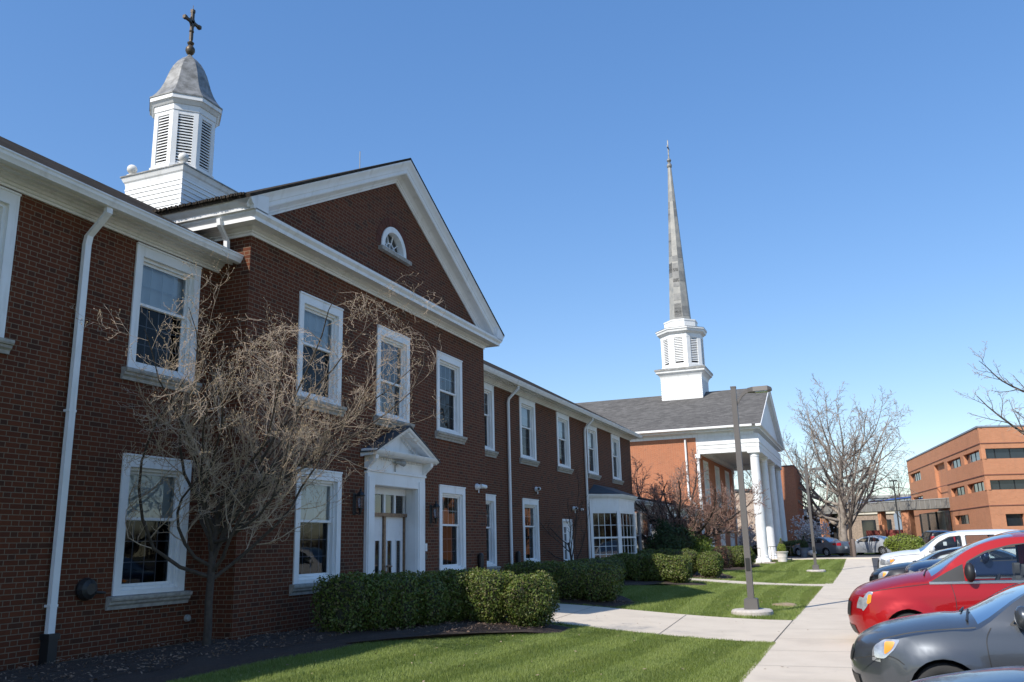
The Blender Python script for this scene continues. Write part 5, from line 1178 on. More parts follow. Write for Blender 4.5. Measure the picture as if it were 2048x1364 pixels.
# ------------------------------------------------------------------ trees
class Tree:
    def __init__(s, seed): s.r = random.Random(seed); s.big = MB(); s.tw = []; s.tips = []
    def limb(s, p, d, L, r, lvl, P):
        """P: dict per level: n children, len ratio, angle, wiggle, upward pull, r ratio"""
        R = s.r; q = P[lvl]; k = max(2, int(q.get('seg', 5))); path = [p]; rad_ = [r]; dirs = [d]
        cur = p; dd = d.copy(); re = r*q.get('tip', .35)
        for i in range(k):
            dd = (dd+Vector((R.gauss(0, 1), R.gauss(0, 1), R.gauss(0, 1)))*q.get('wig', .15)+Vector((0, 0, q.get('up', .05)))).normalized()
            if 'pull' in q: dd = (dd+q['pull'](cur)).normalized()
            cur = cur+dd*(L/k); path.append(cur); rad_.append(r+(re-r)*(i+1)/k); dirs.append(dd)
        if lvl < P['big']: s.big.tube(path, rad_, 7 if lvl else 12, cap=False)
        else: s.tw.append((path, rad_))
        if lvl+1 < len([x for x in P if isinstance(x, int)]):
            c = P[lvl+1]; n = c['n']
            if isinstance(n, tuple): n = R.randint(*n)
            for j in range(n):
                t = c.get('from', .25)+(1-c.get('from', .25))*((j+R.random())/n); t = min(.999, t); i = int(t*k); f = t*k-i
                b = path[i].lerp(path[i+1], f); ax = dirs[i+1]; o = ax.orthogonal().normalized(); an = R.uniform(0, 2*PI) if not c.get('alt') else (j*2.4+R.uniform(-.5, .5)); o = (o*math.cos(an)+ax.cross(o)*math.sin(an))
                th = rad(c['ang']+R.gauss(0, c.get('angv', 10))); nd = ax*math.cos(th)+o*math.sin(th)
                rr = (rad_[i]+(rad_[i+1]-rad_[i])*f)*c.get('rr', .6); rr = min(rr, rad_[i]*.9)
                s.limb(b, nd.normalized(), L*c['len']*R.uniform(.6, 1.2)*(1-.45*t*c.get('taper', 1)), max(rr, P.get('rmin', .002)), lvl+1, P)
        else: s.tips.append((path[-1], dd))
    def twigs(s, name, mat, root, n=3):
        V = []; F = []; b = 0
        for path, rr in s.tw:
            k = len(path); t = (path[-1]-path[0]).normalized(); a = t.orthogonal().normalized(); c = t.cross(a)
            for i in range(k):
                for j in range(n): an = 2*PI*j/n; V.append(path[i]+(a*math.cos(an)+c*math.sin(an))*rr[i])
            for i in range(k-1):
                for j in range(n): F.append((b+i*n+j, b+i*n+(j+1) % n, b+(i+1)*n+(j+1) % n, b+(i+1)*n+j))
            b += k*n
        if V: return npmesh(name, np.array([tuple(v) for v in V]), np.array(F), mat, root)
    def buds(s, name, mat, root, size, frac=1.0, squash=1.5, cnt=1):
        V = []; F = []; b = 0; R = s.r
        for p, d in s.tips:
            for _ in range(cnt):
                if R.random() > frac: continue
                o = p+Vector((R.gauss(0, 1), R.gauss(0, 1), R.gauss(0, 1)))*size*(.0 if cnt == 1 else 2.0)
                z = size*R.uniform(.7, 1.3); a = d.orthogonal().normalized(); c = d.cross(a)
                V += [o-d*z*.4, o+a*z*.6+d*z*.4, o+c*z*.6+d*z*.4, o-a*z*.6+d*z*.4, o-c*z*.6+d*z*.4, o+d*z*squash]
                F += [(b, b+2, b+1), (b, b+3, b+2), (b, b+4, b+3), (b, b+1, b+4), (b+5, b+1, b+2), (b+5, b+2, b+3), (b+5, b+3, b+4), (b+5, b+4, b+1)]; b += 6
        if V: return npmesh(name, np.array([tuple(v) for v in V]), np.array(F), mat, root)
def tree(name, loc, label, P, L, r, seed, bark, twig, lean=(0, 0, 1), group=None, bud=None):
    root = empty(name, loc, label, 'tree', group); T = Tree(seed)
    T.limb(Vector(loc)-Vector((0, 0, .15)), Vector(lean).normalized(), L, r, 0, P)
    T.big.build('trunk', bark, root, smooth=True, angle=180); T.twigs('crown', twig, root)
    if bud: T.buds(*bud[:2], root, *bud[2:])
    return root
# foreground dogwood: wide layered crown, dense fine twigs with flower buds; it spreads along the wall
def pull_dog(p):
    v = Vector((0, -.045 if p.y > 8.4 and p.z > 3 else 0, 0))
    if p.x < -9.0: v.x += .09+.2*min(1.5, -9.0-p.x)
    if p.x > -7.0: v.x -= .3*(p.x+7.3)
    if p.y > 12.4: v.y -= .22*(p.y-12.1)
    if p.y < 7.7: v.y += .2*(8.1-p.y)
    if p.z < 2.1: v.z += .3
    if p.z > 4.3: v.z -= .22*(p.z-4.2)
    return v
PD = {0: dict(seg=6, wig=.05, up=.10, tip=.7), 1: dict(n=22, len=1.62, ang=58, angv=19, seg=9, wig=.12, up=.03, rr=.58, tip=.16, alt=True, taper=.05, pull=pull_dog, **{'from': .45}),
      2: dict(n=(9, 11), len=.36, ang=50, angv=14, seg=6, wig=.16, up=.07, rr=.50, tip=.3, taper=.6, pull=pull_dog, **{'from': .15}),
      3: dict(n=(8, 10), len=.40, ang=46, angv=14, seg=4, wig=.20, up=.12, rr=.55, tip=.45, taper=.6, pull=pull_dog, **{'from': .12}),
      4: dict(n=(3, 5), len=.40, ang=42, angv=12, seg=3, wig=.22, up=.28, rr=.75, tip=.6, **{'from': .2}), 'big': 2, 'rmin': .0028}
tree('dogwood_tree', (-9.65, 11.2, g(-9.65, 11.2)+.06), 'bare spreading dogwood with pale budded twigs in front of the brick wall', PD, 2.45, .066, 11, 'bark', 'twig', bud=('buds', 'bud', .012, .8, 1.3), lean=(.10, .0, 1))
# thin bare sapling in the shade of the wing
PS = {0: dict(seg=5, wig=.06, up=.1, tip=.6), 1: dict(n=7, len=1.7, ang=32, seg=7, wig=.10, up=.09, rr=.55, tip=.2, alt=True, taper=.3, **{'from': .45}), 2: dict(n=(7, 9), len=.38, ang=38, seg=5, wig=.14, up=.08, rr=.5, tip=.3, **{'from': .2}),
      3: dict(n=(3, 5), len=.45, ang=38, seg=3, wig=.15, up=.05, rr=.6, tip=.5, **{'from': .2}), 'big': 2, 'rmin': .007}
tree('bare_sapling', (-9.75, 30.3, g(-9.75, 30.3)), 'thin bare sapling in the shade beside the side door', PS, 1.7, .055, 5, 'barkdark', 'barkdark')
# dark trunk tree in front of the church
PC = {0: dict(seg=4, wig=.08, up=.05, tip=.7), 1: dict(n=20, len=2.35, ang=50, angv=16, seg=8, wig=.15, up=.07, rr=.68, tip=.22, alt=True, taper=.15, **{'from': .35}), 2: dict(n=(8, 10), len=.44, ang=44, seg=6, wig=.17, up=.06, rr=.5, tip=.3, **{'from': .2}),
      3: dict(n=(10, 13), len=.52, ang=48, seg=4, wig=.2, up=.03, rr=.65, tip=.5, **{'from': .12}), 4: dict(n=(4, 5), len=.5, ang=40, seg=2, wig=.2, up=.1, rr=.8, tip=.7, **{'from': .2}), 'big': 3, 'rmin': .011}
tree('crabapple_tree', (-8.6, 45.0, .15), 'low dark-trunked bare tree with reddish twigs in front of the church wall', PC, 1.9, .18, 21, 'barkdark', 'twigred', lean=(-.1, 0, 1), bud=('buds', 'redleaf', .022, .35))
# large sycamore-like tree behind the road
PB = {0: dict(seg=8, wig=.035, up=.1, tip=.35), 1: dict(n=26, len=1.08, ang=58, angv=13, seg=8, wig=.10, up=.10, rr=.5, tip=.15, alt=True, taper=.62, **{'from': .20}), 2: dict(n=(9, 12), len=.46, ang=42, seg=6, wig=.14, up=.05, rr=.5, tip=.25, **{'from': .15}),
      3: dict(n=(8, 10), len=.45, ang=42, seg=4, wig=.17, up=.0, rr=.55, tip=.4, **{'from': .15}), 4: dict(n=(2, 3), len=.5, ang=40, seg=2, wig=.2, up=-.02, rr=.7, tip=.6, **{'from': .2}), 'big': 3, 'rmin': .017}
big = tree('sycamore_tree', (-2.15, 92.5, .40), 'tallest bare tree with pale mottled trunk behind the two parked sedans', PB, 9.6, .48, 31, 'barkpale', 'twigfar')
PP = {0: dict(seg=4, wig=.03, up=.1, tip=.8), 1: dict(n=9, len=2.6, ang=20, angv=7, seg=7, wig=.05, up=.10, rr=.5, tip=.2, alt=True, taper=.0, **{'from': .88}), 2: dict(n=(7, 9), len=.3, ang=30, seg=5, wig=.1, up=.1, rr=.45, tip=.3, **{'from': .2}),
      3: dict(n=(3, 4), len=.45, ang=32, seg=3, wig=.15, up=.05, rr=.6, tip=.5, **{'from': .2}), 'big': 2, 'rmin': .014}
tree('young_tree', (-1.15, 72.3, .4), 'young bare tree with a dark vase-shaped fork at the end of the sidewalk', PP, 2.3, .14, 8, 'barkdark', 'twigfar')
mb = MB(); mb.lathe((-.95, 70.9, .38), [(.14, 0), (.14, 1.25), (.12, 1.3), (0, 1.32)], 14)
tag(mb.build('bollard', plain('rust_post', (.16, .12, .10), .8), smooth=True, angle=40), 'short brown round bollard at the end of the sidewalk before the young tree', 'bollard')
# other bare background trees: two prototypes copied
PF = {0: dict(seg=7, wig=.05, up=.1, tip=.3), 1: dict(n=15, len=.6, ang=42, angv=10, seg=7, wig=.12, up=.1, rr=.5, tip=.15, alt=True, taper=.6, **{'from': .25}), 2: dict(n=(7, 9), len=.42, ang=40, seg=5, wig=.14, up=.05, rr=.5, tip=.25, **{'from': .2}),
      3: dict(n=(6, 8), len=.45, ang=40, seg=3, wig=.17, up=.02, rr=.55, tip=.4, **{'from': .15}), 'big': 2, 'rmin': .02}
GB = 'bare trees in the background'
f1 = tree('bare_tree', (0, 0, 0), 'bare tree just behind the brick block, its limbs arching left behind the portico', PF, 10, .26, 41, 'wood_far', 'wood_far', group=GB)
f2 = tree('bare_tree', (0, 0, 0), 'bare tree', PF, 11, .24, 47, 'wood_far', 'wood_far', group=GB)
f1.location = (-5.2, 99.5, .4)
spots = [(f2, -13.5, 125, .95, 'bare tree seen between the portico columns above the beige house'), (f1, -19, 133, 1.0, 'bare tree above the beige house, left of its twin between the columns'),
         (f1, -9.5, 150, .8, 'grey-brown bare tree far behind the cream-walled building'), (f2, 6, 165, .95, 'bare tree far behind, in front of the grey-blue hall at its right'), (f1, -4, 160, .85, 'bare tree far behind, left of the grey-blue hall'), (f2, -14, 170, .9, 'very distant bare tree left of the sycamore trunk'), (f1, 1.5, 175, .85, 'very distant bare tree just right of the sycamore trunk')]
for i, (src, x, y, sc, lb) in enumerate(spots):
    o = src if (src is f2 and i == 0) else copy_tree(src); o.location = (x, y, .4); o.scale = (sc, sc, sc); o.rotation_euler.z = i*1.3; o['label'] = lb
# large tree whose limbs reach in from the right edge
PR = {0: dict(seg=8, wig=.04, up=.02, tip=.4), 1: dict(n=16, len=.62, ang=44, angv=8, seg=8, wig=.11, up=.08, rr=.55, tip=.18, alt=True, taper=.5, **{'from': .2}), 2: dict(n=(9, 11), len=.42, ang=40, seg=6, wig=.15, up=.06, rr=.5, tip=.25, **{'from': .15}),
      3: dict(n=(6, 8), len=.42, ang=40, seg=4, wig=.17, up=.03, rr=.55, tip=.4, **{'from': .15}), 4: dict(n=(2, 3), len=.5, ang=40, seg=2, wig=.2, up=.0, rr=.7, tip=.6, **{'from': .2}), 'big': 3, 'rmin': .015}
tree('bare_oak_tree', (15.3, 67.5, .2), 'large bare tree reaching in from the right edge before the office block', PR, 11.8, .4, 52, 'bark', 'twigfar', lean=(-.25, -.05, 1))
# magnolias in flower
PM = {0: dict(seg=4, wig=.06, up=.1, tip=.6), 1: dict(n=9, len=1.25, ang=40, angv=12, seg=5, wig=.1, up=.08, rr=.6, tip=.25, alt=True, taper=.2, **{'from': .2}), 2: dict(n=(6, 8), len=.45, ang=42, seg=3, wig=.15, up=.1, rr=.5, tip=.4, **{'from': .2}), 3: dict(n=(3, 4), len=.5, ang=38, seg=2, wig=.15, up=.1, rr=.6, tip=.5, **{'from': .2}), 'big': 2, 'rmin': .008}
for i, (x, y, s_, lb) in enumerate(((-4.75, 82.5, 1.55, 'pale pink flowering magnolia before the brick block, left of the grey sedan'), (-10.3, 83.6, 1.2, 'pale pink flowering magnolia glimpsed behind the nearest portico column'))):
    tree('magnolia_tree', (x, y, .4), lb, PM, s_, .07, 60+i, 'bark', 'bark', group='flowering magnolias', bud=('blossom', 'blossom', .13, 1, 1.3, 4))
# low woods closing the horizon (real tree bands far away)
def woods(name, pts, h, n, seed):
    rg = np.random.default_rng(seed); P = np.array(pts, float); seg_ = rg.integers(0, len(P)-1, n); t = rg.random(n)[:, None]
    B_ = P[seg_]*(1-t)+P[seg_+1]*t+rg.normal(0, 6, (n, 2)); hh = h*rg.uniform(.6, 1.1, n)*(.8+.25*np.sin(B_[:, 0]*.05)); V = []; 
    for k in range(14):
        a = rg.uniform(0, 6.28, n); sp_ = rg.uniform(.05, .35, n)*hh; z0 = hh*rg.uniform(.1, .5, n); z1 = hh*rg.uniform(.6, 1, n); w_ = .07*hh/8
        b0 = np.column_stack([B_, z0*(k > 0)]); tp = np.column_stack([B_[:, 0]+np.cos(a)*sp_, B_[:, 1]+np.sin(a)*sp_, z1]); sd_ = np.column_stack([np.cos(a+1.57), np.sin(a+1.57), np.zeros(n)])*w_[:, None]*(3 if k == 0 else 1)
        V.append(np.stack([b0-sd_, b0+sd_, tp], 1))
        for q in range(3):
            m_ = b0*(.6-q*.2)+tp*(.4+q*.2); e = m_+np.column_stack([rg.normal(0, 1, n), rg.normal(0, 1, n), rg.uniform(.3, 1.2, n)])*hh[:, None]*.12; V.append(np.stack([m_-sd_*.5, m_+sd_*.5, e], 1))
    V = np.concatenate(V); npmesh(name, V.reshape(-1, 3), np.arange(3*len(V)).reshape(-1, 3), 'wood_far', kind='stuff')
woods('distant_woods', [(-90, 215), (-20, 210), (40, 212), (110, 190), (160, 90), (150, -40)], 11, 2600, 3)
#--PART5--
# ------------------------------------------------------------------ cars
def crom(P, n):
    out = []; P = [np.array(p, float) for p in P]
    for i in range(len(P)-1):
        p0, p1, p2, p3 = P[max(i-1, 0)], P[i], P[i+1], P[min(i+2, len(P)-1)]
        for k in range(n):
            t = k/n; out.append(.5*((2*p1)+(-p0+p2)*t+(2*p0-5*p1+4*p2-p3)*t*t+(-p0+3*p1-3*p2+p3)*t**3))
    out.append(P[-1]); return out
def inpoly(x, z, poly):
    ins = False; j = len(poly)-1
    for i in range(len(poly)):
        if (poly[i][1] > z) != (poly[j][1] > z) and x < (poly[j][0]-poly[i][0])*(z-poly[i][1])/(poly[j][1]-poly[i][1]+1e-12)+poly[i][0]: ins = not ins
        j = i
    return ins
def cdt(poly, holes, step):
    pts = list(poly); ed = [(i, (i+1) % len(poly)) for i in range(len(poly))]
    for h in holes: b = len(pts); pts += list(h); ed += [(b+i, b+(i+1) % len(h)) for i in range(len(h))]
    xs = [p[0] for p in poly]; zs = [p[1] for p in poly]
    def neard(x, z): return min((x-p[0])**2+(z-p[1])**2 for p in pts)
    base = len(pts); extra = []
    for x in np.arange(min(xs)+step/2, max(xs), step):
        for z in np.arange(min(zs)+step/2, max(zs), step):
            if inpoly(x, z, poly) and not any(inpoly(x, z, h) for h in holes) and min((x-p[0])**2+(z-p[1])**2 for p in pts[:base]) > (step*.45)**2: extra.append((x, z))
    r = delaunay_2d_cdt([Vector(p) for p in pts+extra], ed, [], 0, 1e-6)
    F = []
    for f in r[2]:
        cx = sum(r[0][i].x for i in f)/len(f); cz = sum(r[0][i].y for i in f)/len(f)
        if inpoly(cx, cz, poly) and not any(inpoly(cx, cz, h) for h in holes): F.append(tuple(f))
    return [(p.x, p.y) for p in r[0]], F
def rounded(poly, r=.05, n=4):
    out = []; k = len(poly)
    for i in range(k):
        p, a, b = Vector(poly[i]), Vector(poly[i-1]), Vector(poly[(i+1) % k]); rr = min(r, (a-p).length*.4, (b-p).length*.4)
        s_, e = p+(a-p).normalized()*rr, p+(b-p).normalized()*rr
        for j in range(n+1): t = j/n; q = s_*(1-t)**2+p*2*t*(1-t)+e*t*t; out.append((q.x, q.y))
    return out
def trim_parts(mb, sp, f, wins_):
    m2 = mb; m2.cur = 1
    for s_ in (-1, 1):
        for w_ in wins_:
            k = len(w_); c = (sum(p[0] for p in w_)/k, sum(p[1] for p in w_)/k)
            ring = [(p[0]+(c[0]-p[0])/max(.01, math.hypot(c[0]-p[0], c[1]-p[1]))*.035, p[1]+(c[1]-p[1])/max(.01, math.hypot(c[0]-p[0], c[1]-p[1]))*.035) for p in w_]
            for i in range(k): a, b, c2, d = w_[i], w_[(i+1) % k], ring[(i+1) % k], ring[i]; m2.quad(*[(p[0], s_*(f(*p)+.003), p[1]) for p in (a, b, c2, d)])
        for a in sp.get('black', []): Va, Fa = cdt(a, [], .2); m2.add([(x, s_*(f(x, z)+.004), z) for x, z in Va], Fa)
    m2.cur = 2
    for s_ in (-1, 1):
        for ln in sp['seams']:
            pts = crom(ln, 5)
            for a, b in zip(pts, pts[1:]):
                d = np.array(b)-np.array(a); l = np.hypot(*d)+1e-9; nx, nz = -d[1]/l*.005, d[0]/l*.005
                m2.quad(*[(x, s_*(f(x, z)+.0045), z) for x, z in ((a[0]-nx, a[1]-nz), (a[0]+nx, a[1]+nz), (b[0]+nx, b[1]+nz), (b[0]-nx, b[1]-nz))])

def build_car(sp, paint_, label, cat, group, fine=True):
    W = sp['W']; prof = crom([(a, b) for a, b, c, d in sp['prof']], 4); edge = crom([(a+c, b+d) for a, b, c, d in sp['prof']], 4)
    L = max(p[0] for p in prof); belt = sp['belt']; zr = max(p[1] for p in edge); root = empty(sp['name'], (0, 0, 0), label, cat, group)
    zbelt = lambda x: belt[0]+(belt[1]-belt[0])*min(1, max(0, (x-1)/(L-1.6)))
    def f(x, z):
        h = W/2; t = min(1, max(0, (1.0-x)/1.0)); h *= 1-sp.get('nose', .20)*t**2.3; t = min(1, max(0, (x-(L-.8))/.8)); h *= 1-.14*t**2
        zb = zbelt(x)
        if z < .62: h -= .06*((.62-z)/.45)**2
        elif z < zb: h -= .05*((z-.62)/(zb-.62))**1.6
        else: h -= .05+sp.get('tumble', .24)*((z-zb)/(zr-zb))**1.15
        for xa in sp['axles']:
            dd = math.hypot(x-xa, z-sp['wz'])-sp['arch']; h += .034*math.exp(-((dd-.02)/.075)**2) if z > sp['sill'] else 0
        h += .012/(1+math.exp(-(zb-.16-z)/.012)) if z < zb else 0
        return h
    def arcpts(x, R, zs): 
        a0 = math.asin(max(-1, min(1, (zs-sp['wz'])/R))); n = 16
        return [(x+R*math.cos(a0+(PI-2*a0)*k/n), sp['wz']+R*math.sin(a0+(PI-2*a0)*k/n)) for k in range(n+1)]
    zs = sp['sill']; R = sp['arch']; ax = sp['axles']
    top = [tuple(p) for p in edge]; poly = list(top)          # front-bottom .. rear-bottom
    bot = [(top[-1][0]-.1, zs+.03)]+arcpts(ax[1], R, zs)+[(ax[1]-R-.5, zs), (ax[0]+R+.5, zs)]+arcpts(ax[0], R, zs)
    poly = [(p[0], max(p[1], zs)) for p in poly]
    # remove duplicates
    full = [poly[0]]
    for p in poly[1:]+bot:
        if (p[0]-full[-1][0])**2+(p[1]-full[-1][1])**2 > 1e-5: full.append(p)
    wins_ = [rounded(w_, .05) for w_ in sp['windows']]
    V, F = cdt(full, wins_, .07 if fine else .14)
    mb = MB()
    for s_ in (-1, 1): mb.add([(x, s_*f(x, z), z) for x, z in V], F)
    # flares
    ts = [-1, -.97, -.93, -.88, -.7, -.45, -.2, 0, .2, .45, .7, .88, .93, .97, 1]; n = len(ts)-1; ws = sp['ws']; rw = sp['rw']
    def P(i, t, o=0):
        c, e = prof[i], edge[i]; a = abs(t)**sp.get('crown', 2.6); x = c[0]+(e[0]-c[0])*a; z = c[1]+(e[1]-c[1])*a; z = max(z, zs)
        return (x, t*f(e[0], max(e[1], zs)), z)
    def off(i, t, o):
        i0, i1 = max(0, i-1), min(len(prof)-1, i+1); a, b = P(i0, t), P(i1, t); tx, tz = b[0]-a[0], b[2]-a[2]; l = math.hypot(tx, tz)+1e-9; p = P(i, t); return (p[0]-tz/l*o, p[1], p[2]+tx/l*o)
    vs = [P(i, t) for i in range(len(prof)) for t in ts]; fs = []; gl = [[], []]
    for i in range(len(prof)-1):
        for k in range(n):
            q = (i*(n+1)+k, i*(n+1)+k+1, (i+1)*(n+1)+k+1, (i+1)*(n+1)+k)
            mid = abs((ts[k]+ts[k+1])/2)
            if ws[0]*4 <= i < ws[1]*4 and mid < .88: gl[0].append(q)
            elif rw and rw[0]*4 <= i < rw[1]*4 and mid < .88: gl[1].append(q)
            else: fs.append(q)
    mb.add(vs, fs)
    trim_parts(mb, sp, f, wins_)
    me_b = mb.build('body', [paint_, 'plastic', 'black'], root, smooth=True, angle=38)
    bm = bmesh.new(); bm.from_mesh(me_b.data); bmesh.ops.remove_doubles(bm, verts=bm.verts, dist=.0012); bmesh.ops.recalc_face_normals(bm, faces=bm.faces); bm.to_mesh(me_b.data); bm.free()
    me_b.data.polygons.foreach_set('use_smooth', [True]*len(me_b.data.polygons)); me_b.data.set_sharp_from_angle(angle=rad(38))
    for nm, q in (('windshield', gl[0]), ('rear_window', gl[1])):
        if q:
            ids = sorted({i for f_ in q for i in f_}); mp = {i: k for k, i in enumerate(ids)}
            m2 = MB(); m2.add([vs[i] for i in ids], [tuple(mp[i] for i in f_) for f_ in q]); m2.build(nm, 'autoglass', root, smooth=True, fix=False)
    for w_ in sp['windows']:
        Vw, Fw = cdt(rounded(w_, .05), [], .2)
        for s_ in (-1, 1): m2 = MB(); m2.add([(x, s_*(f(x, z)-.015), z) for x, z in Vw], Fw); m2.build('side_window', sp.get('sideglass', 'autoglass'), root, smooth=True, fix=False)
    if sp.get('beltchrome'):
        a, b = sp['beltchrome']; xs_ = np.linspace(a[0], b[0], 14)
        for s_ in (-1, 1): m2 = MB(); m2.sweep([[(x, s_*(f(x, z_)+o), z_+dz) for o, dz in ((0, -.026), (.014, -.018), (.014, .018), (0, .026))] for x in xs_ for z_ in [a[1]+(b[1]-a[1])*(x-a[0])/(b[0]-a[0])]]); m2.build('belt_strip', 'chrome', root)
    m2 = MB()
    for x, z in sp.get('handles', []):
        for s_ in (-1, 1): y = s_*(f(x, z)+.02); m2.tube([(x-.1, y-s_*.02, z), (x-.08, y, z), (x+.08, y, z), (x+.1, y-s_*.02, z)], .014, 6)
    if m2.v: m2.build('door_handles', sp.get('hmat', paint_), root, smooth=True)
    # lamps: side patches that wrap
    def patch(name, poly_, mat, o, parent=root):
        for s_ in (-1, 1):
            Va, Fa = cdt(rounded(poly_, .03, 3), [], .07); m3 = MB(); k = len(Va)
            m3.add([(x, s_*(f(x, z)+o), z) for x, z in Va], Fa); m3.build(name, mat, parent, smooth=True, fix=False)
    for nm, pl, mt, o in sp['lamps']: patch(nm, pl, mt, o)
    # front/rear strip patches
    for nm, i0, i1, t0, t1, mt, o in sp['strips']:
        m3 = MB(); tt = np.linspace(t0, t1, 7)
        m3.add([off(i, t, -o if False else o) for i in range(i0, i1+1) for t in tt], [(a*7+k, a*7+k+1, (a+1)*7+k+1, (a+1)*7+k) for a in range(i1-i0) for k in range(6)]); m3.build(nm, mt, root, smooth=True, fix=False)
    # mirror
    mx, mz = sp['mirror']
    for s_ in (-1, 1):
        m3 = MB(); y = s_*(f(mx, mz)+.12); m3.sphere((mx, y, mz+.05), .12, 16, 12, .7, 1.05, 1.0 if not sp.get('tallmirror') else 1.3); m3.tube([(mx-.02, s_*(f(mx, mz)-.02), mz-.03), (mx, y, mz)], .03, 6); mi = m3.build('mirror', sp.get('mmat', paint_), root, smooth=True)
        m3 = MB(); m3.lathe((mx+.072, y, mz+.05), [(0, 0), (.07, 0), (.07, .006), (0, .006)], 12, axis='x'); m3.build('mirror_glass', 'chrome', mi)
    # wheels
    wr = sp['wr']
    for x in ax:
        for s_ in (-1, 1):
            yy = s_*(W/2-.03); m3 = MB()
            pr = [(wr*.62, -.20), (wr*.9, -.215), (wr*.985, -.19), (wr, -.15), (wr, -.06), (wr*.985, -.02), (wr*.9, .0), (wr*.72, .005), (wr*.66, -.01)]
            m3.lathe((x, yy, sp['wz']), [(r_, h*s_) for r_, h in pr], 32, axis='y', close=False); wh = m3.build('wheel', 'tyre', root, smooth=True, angle=50)
            m3 = MB(); m3.lathe((x, yy, sp['wz']), [(r_, h*s_) for r_, h in [(wr*.67, -.01), (wr*.66, -.02), (wr*.62, -.05), (wr*.6, -.12)]], 28, axis='y', close=False)
            ns = sp.get('spokes', 5)
            for k in range(ns):
                a = 2*PI*k/ns+.3; c, sn = math.cos(a), math.sin(a); w1, w2 = wr*.13, wr*.09
                q = [[(x+c*r_-sn*w_*d, yy+s_*h, sp['wz']+sn*r_+c*w_*d) for d, h in ((-1, -.03), (-.6, -.012), (.6, -.012), (1, -.03), (1, -.06), (-1, -.06))] for r_, w_ in ((wr*.1, w1), (wr*.64, w2))]; m3.sweep(q)
            m3.lathe((x, yy, sp['wz']), [(r_, h*s_) for r_, h in [(0, -.0), (wr*.12, -.005), (wr*.17, -.03)]], 12, axis='y'); m3.build('rim', 'rim', wh, smooth=True, angle=40)
            m3 = MB(); m3.lathe((x, yy, sp['wz']), [(0, -.10*s_), (wr*.6, -.10*s_), (wr*.6, -.11*s_), (0, -.11*s_)], 20, axis='y'); m3.build('brake_disc', 'plastic', wh)
    m3 = MB()                                                             # liners and floor
    for x in ax:
        for s_ in (-1, 1):
            n_ = 16; a = [[(x+(R+.005)*math.cos(PI*k/n_), s_*y, sp['wz']+(R+.005)*math.sin(PI*k/n_)) for k in range(n_+1)] for y in (W/2-.07, W/2-.38)]
            m3.sweep(a, closed=False, cap=False); m3.add(a[1]+[(x, s_*(W/2-.38), sp['wz']-.1)], [tuple(range(n_+2))])
    m3.box(.35, L-.3, -W/2+.4, W/2-.4, zs-.02, zs+.05); m3.box(ax[0]+R+.02, ax[1]-R-.02, -W/2+.12, W/2-.12, zs-.0, zs+.06)
    m3.build('underbody', 'plastic', root)
    # cabin
    zb = sp['cab']; m3 = MB(); x0, x1 = zb[0], zb[1]; m3.box(x0-.12, x1, -W/2+.25, W/2-.25, .32, .45)
    m3.sweep([[(x, -W/2+.23, zl), (x, W/2-.23, zl), (x, W/2-.23, zh), (x, -W/2+.23, zh)] for x, zl, zh in ((x0-.25, .5, zb[2]-.03), (x0+.1, .5, zb[2]+.03), (x0+.42, .6, zb[2]+.01), (x0+.5, .7, zb[2]-.10))])
    for s_ in (-1, 1): m3.box(x0, x1, s_*(W/2-.16), s_*(W/2-.22), .4, zb[2]-.08)
    m3.build('dashboard', 'interior', root)
    for sx in zb[3]:
        for y in (-.42, .42):
            m4 = MB(); m4.sweep([[(sx-.25, y-.24, .5), (sx+.25, y-.24, .45), (sx+.28, y-.24, .60), (sx-.25, y-.24, .66)], [(sx-.25, y+.24, .5), (sx+.25, y+.24, .45), (sx+.28, y+.24, .60), (sx-.25, y+.24, .66)]])
            m4.sweep([[(sx+.18+dx, y-w_, z), (sx+.30+dx, y-w_, z), (sx+.30+dx, y+w_, z), (sx+.18+dx, y+w_, z)] for dx, w_, z in ((0, .24, .55), (.07, .25, .85), (.14, .2, zb[2]+.08), (.16, .12, zb[2]+.12))])
            m4.sweep([[(sx+.33+dx, y-w_, z), (sx+.42+dx, y-w_, z), (sx+.42+dx, y+w_, z), (sx+.33+dx, y+w_, z)] for dx, w_, z in ((0, .10, zb[2]+.13), (0, .14, zb[2]+.17), (.01, .14, zb[2]+.30), (.01, .10, zb[2]+.33))]); m4.build('seat', 'seat', root, smooth=True, angle=50)
    m4 = MB(); c = Vector((x0+.62, -.42, zb[2]+.0)); axn = Vector((-.9, 0, .45)).normalized(); u_ = Vector((0, 1, 0)); v_ = axn.cross(u_)
    ring = [c+(u_*math.cos(2*PI*k/20)+v_*math.sin(2*PI*k/20))*.185 for k in range(21)]; m4.tube(ring, .017, 7, cap=False); m4.tube([c, c-Vector((.3, 0, .1))], .03, 6)
    for k in (0, 10, 15): m4.tube([c, ring[k]], .016, 5)
    m4.sphere(tuple(c), .06, 10, 6, .5, 1, 1); m4.build('steering_wheel', 'plastic', root, smooth=True)
    if sp.get('wipers'):
        m4 = MB(); i = ws[0]*4-1
        for t in (-.75, -.1): a, b = off(i, t, .02), off(i+1, t+.62, .018); m4.tube([a, b], .012, 5)
        m4.build('wiper', 'plastic', root)
    return root
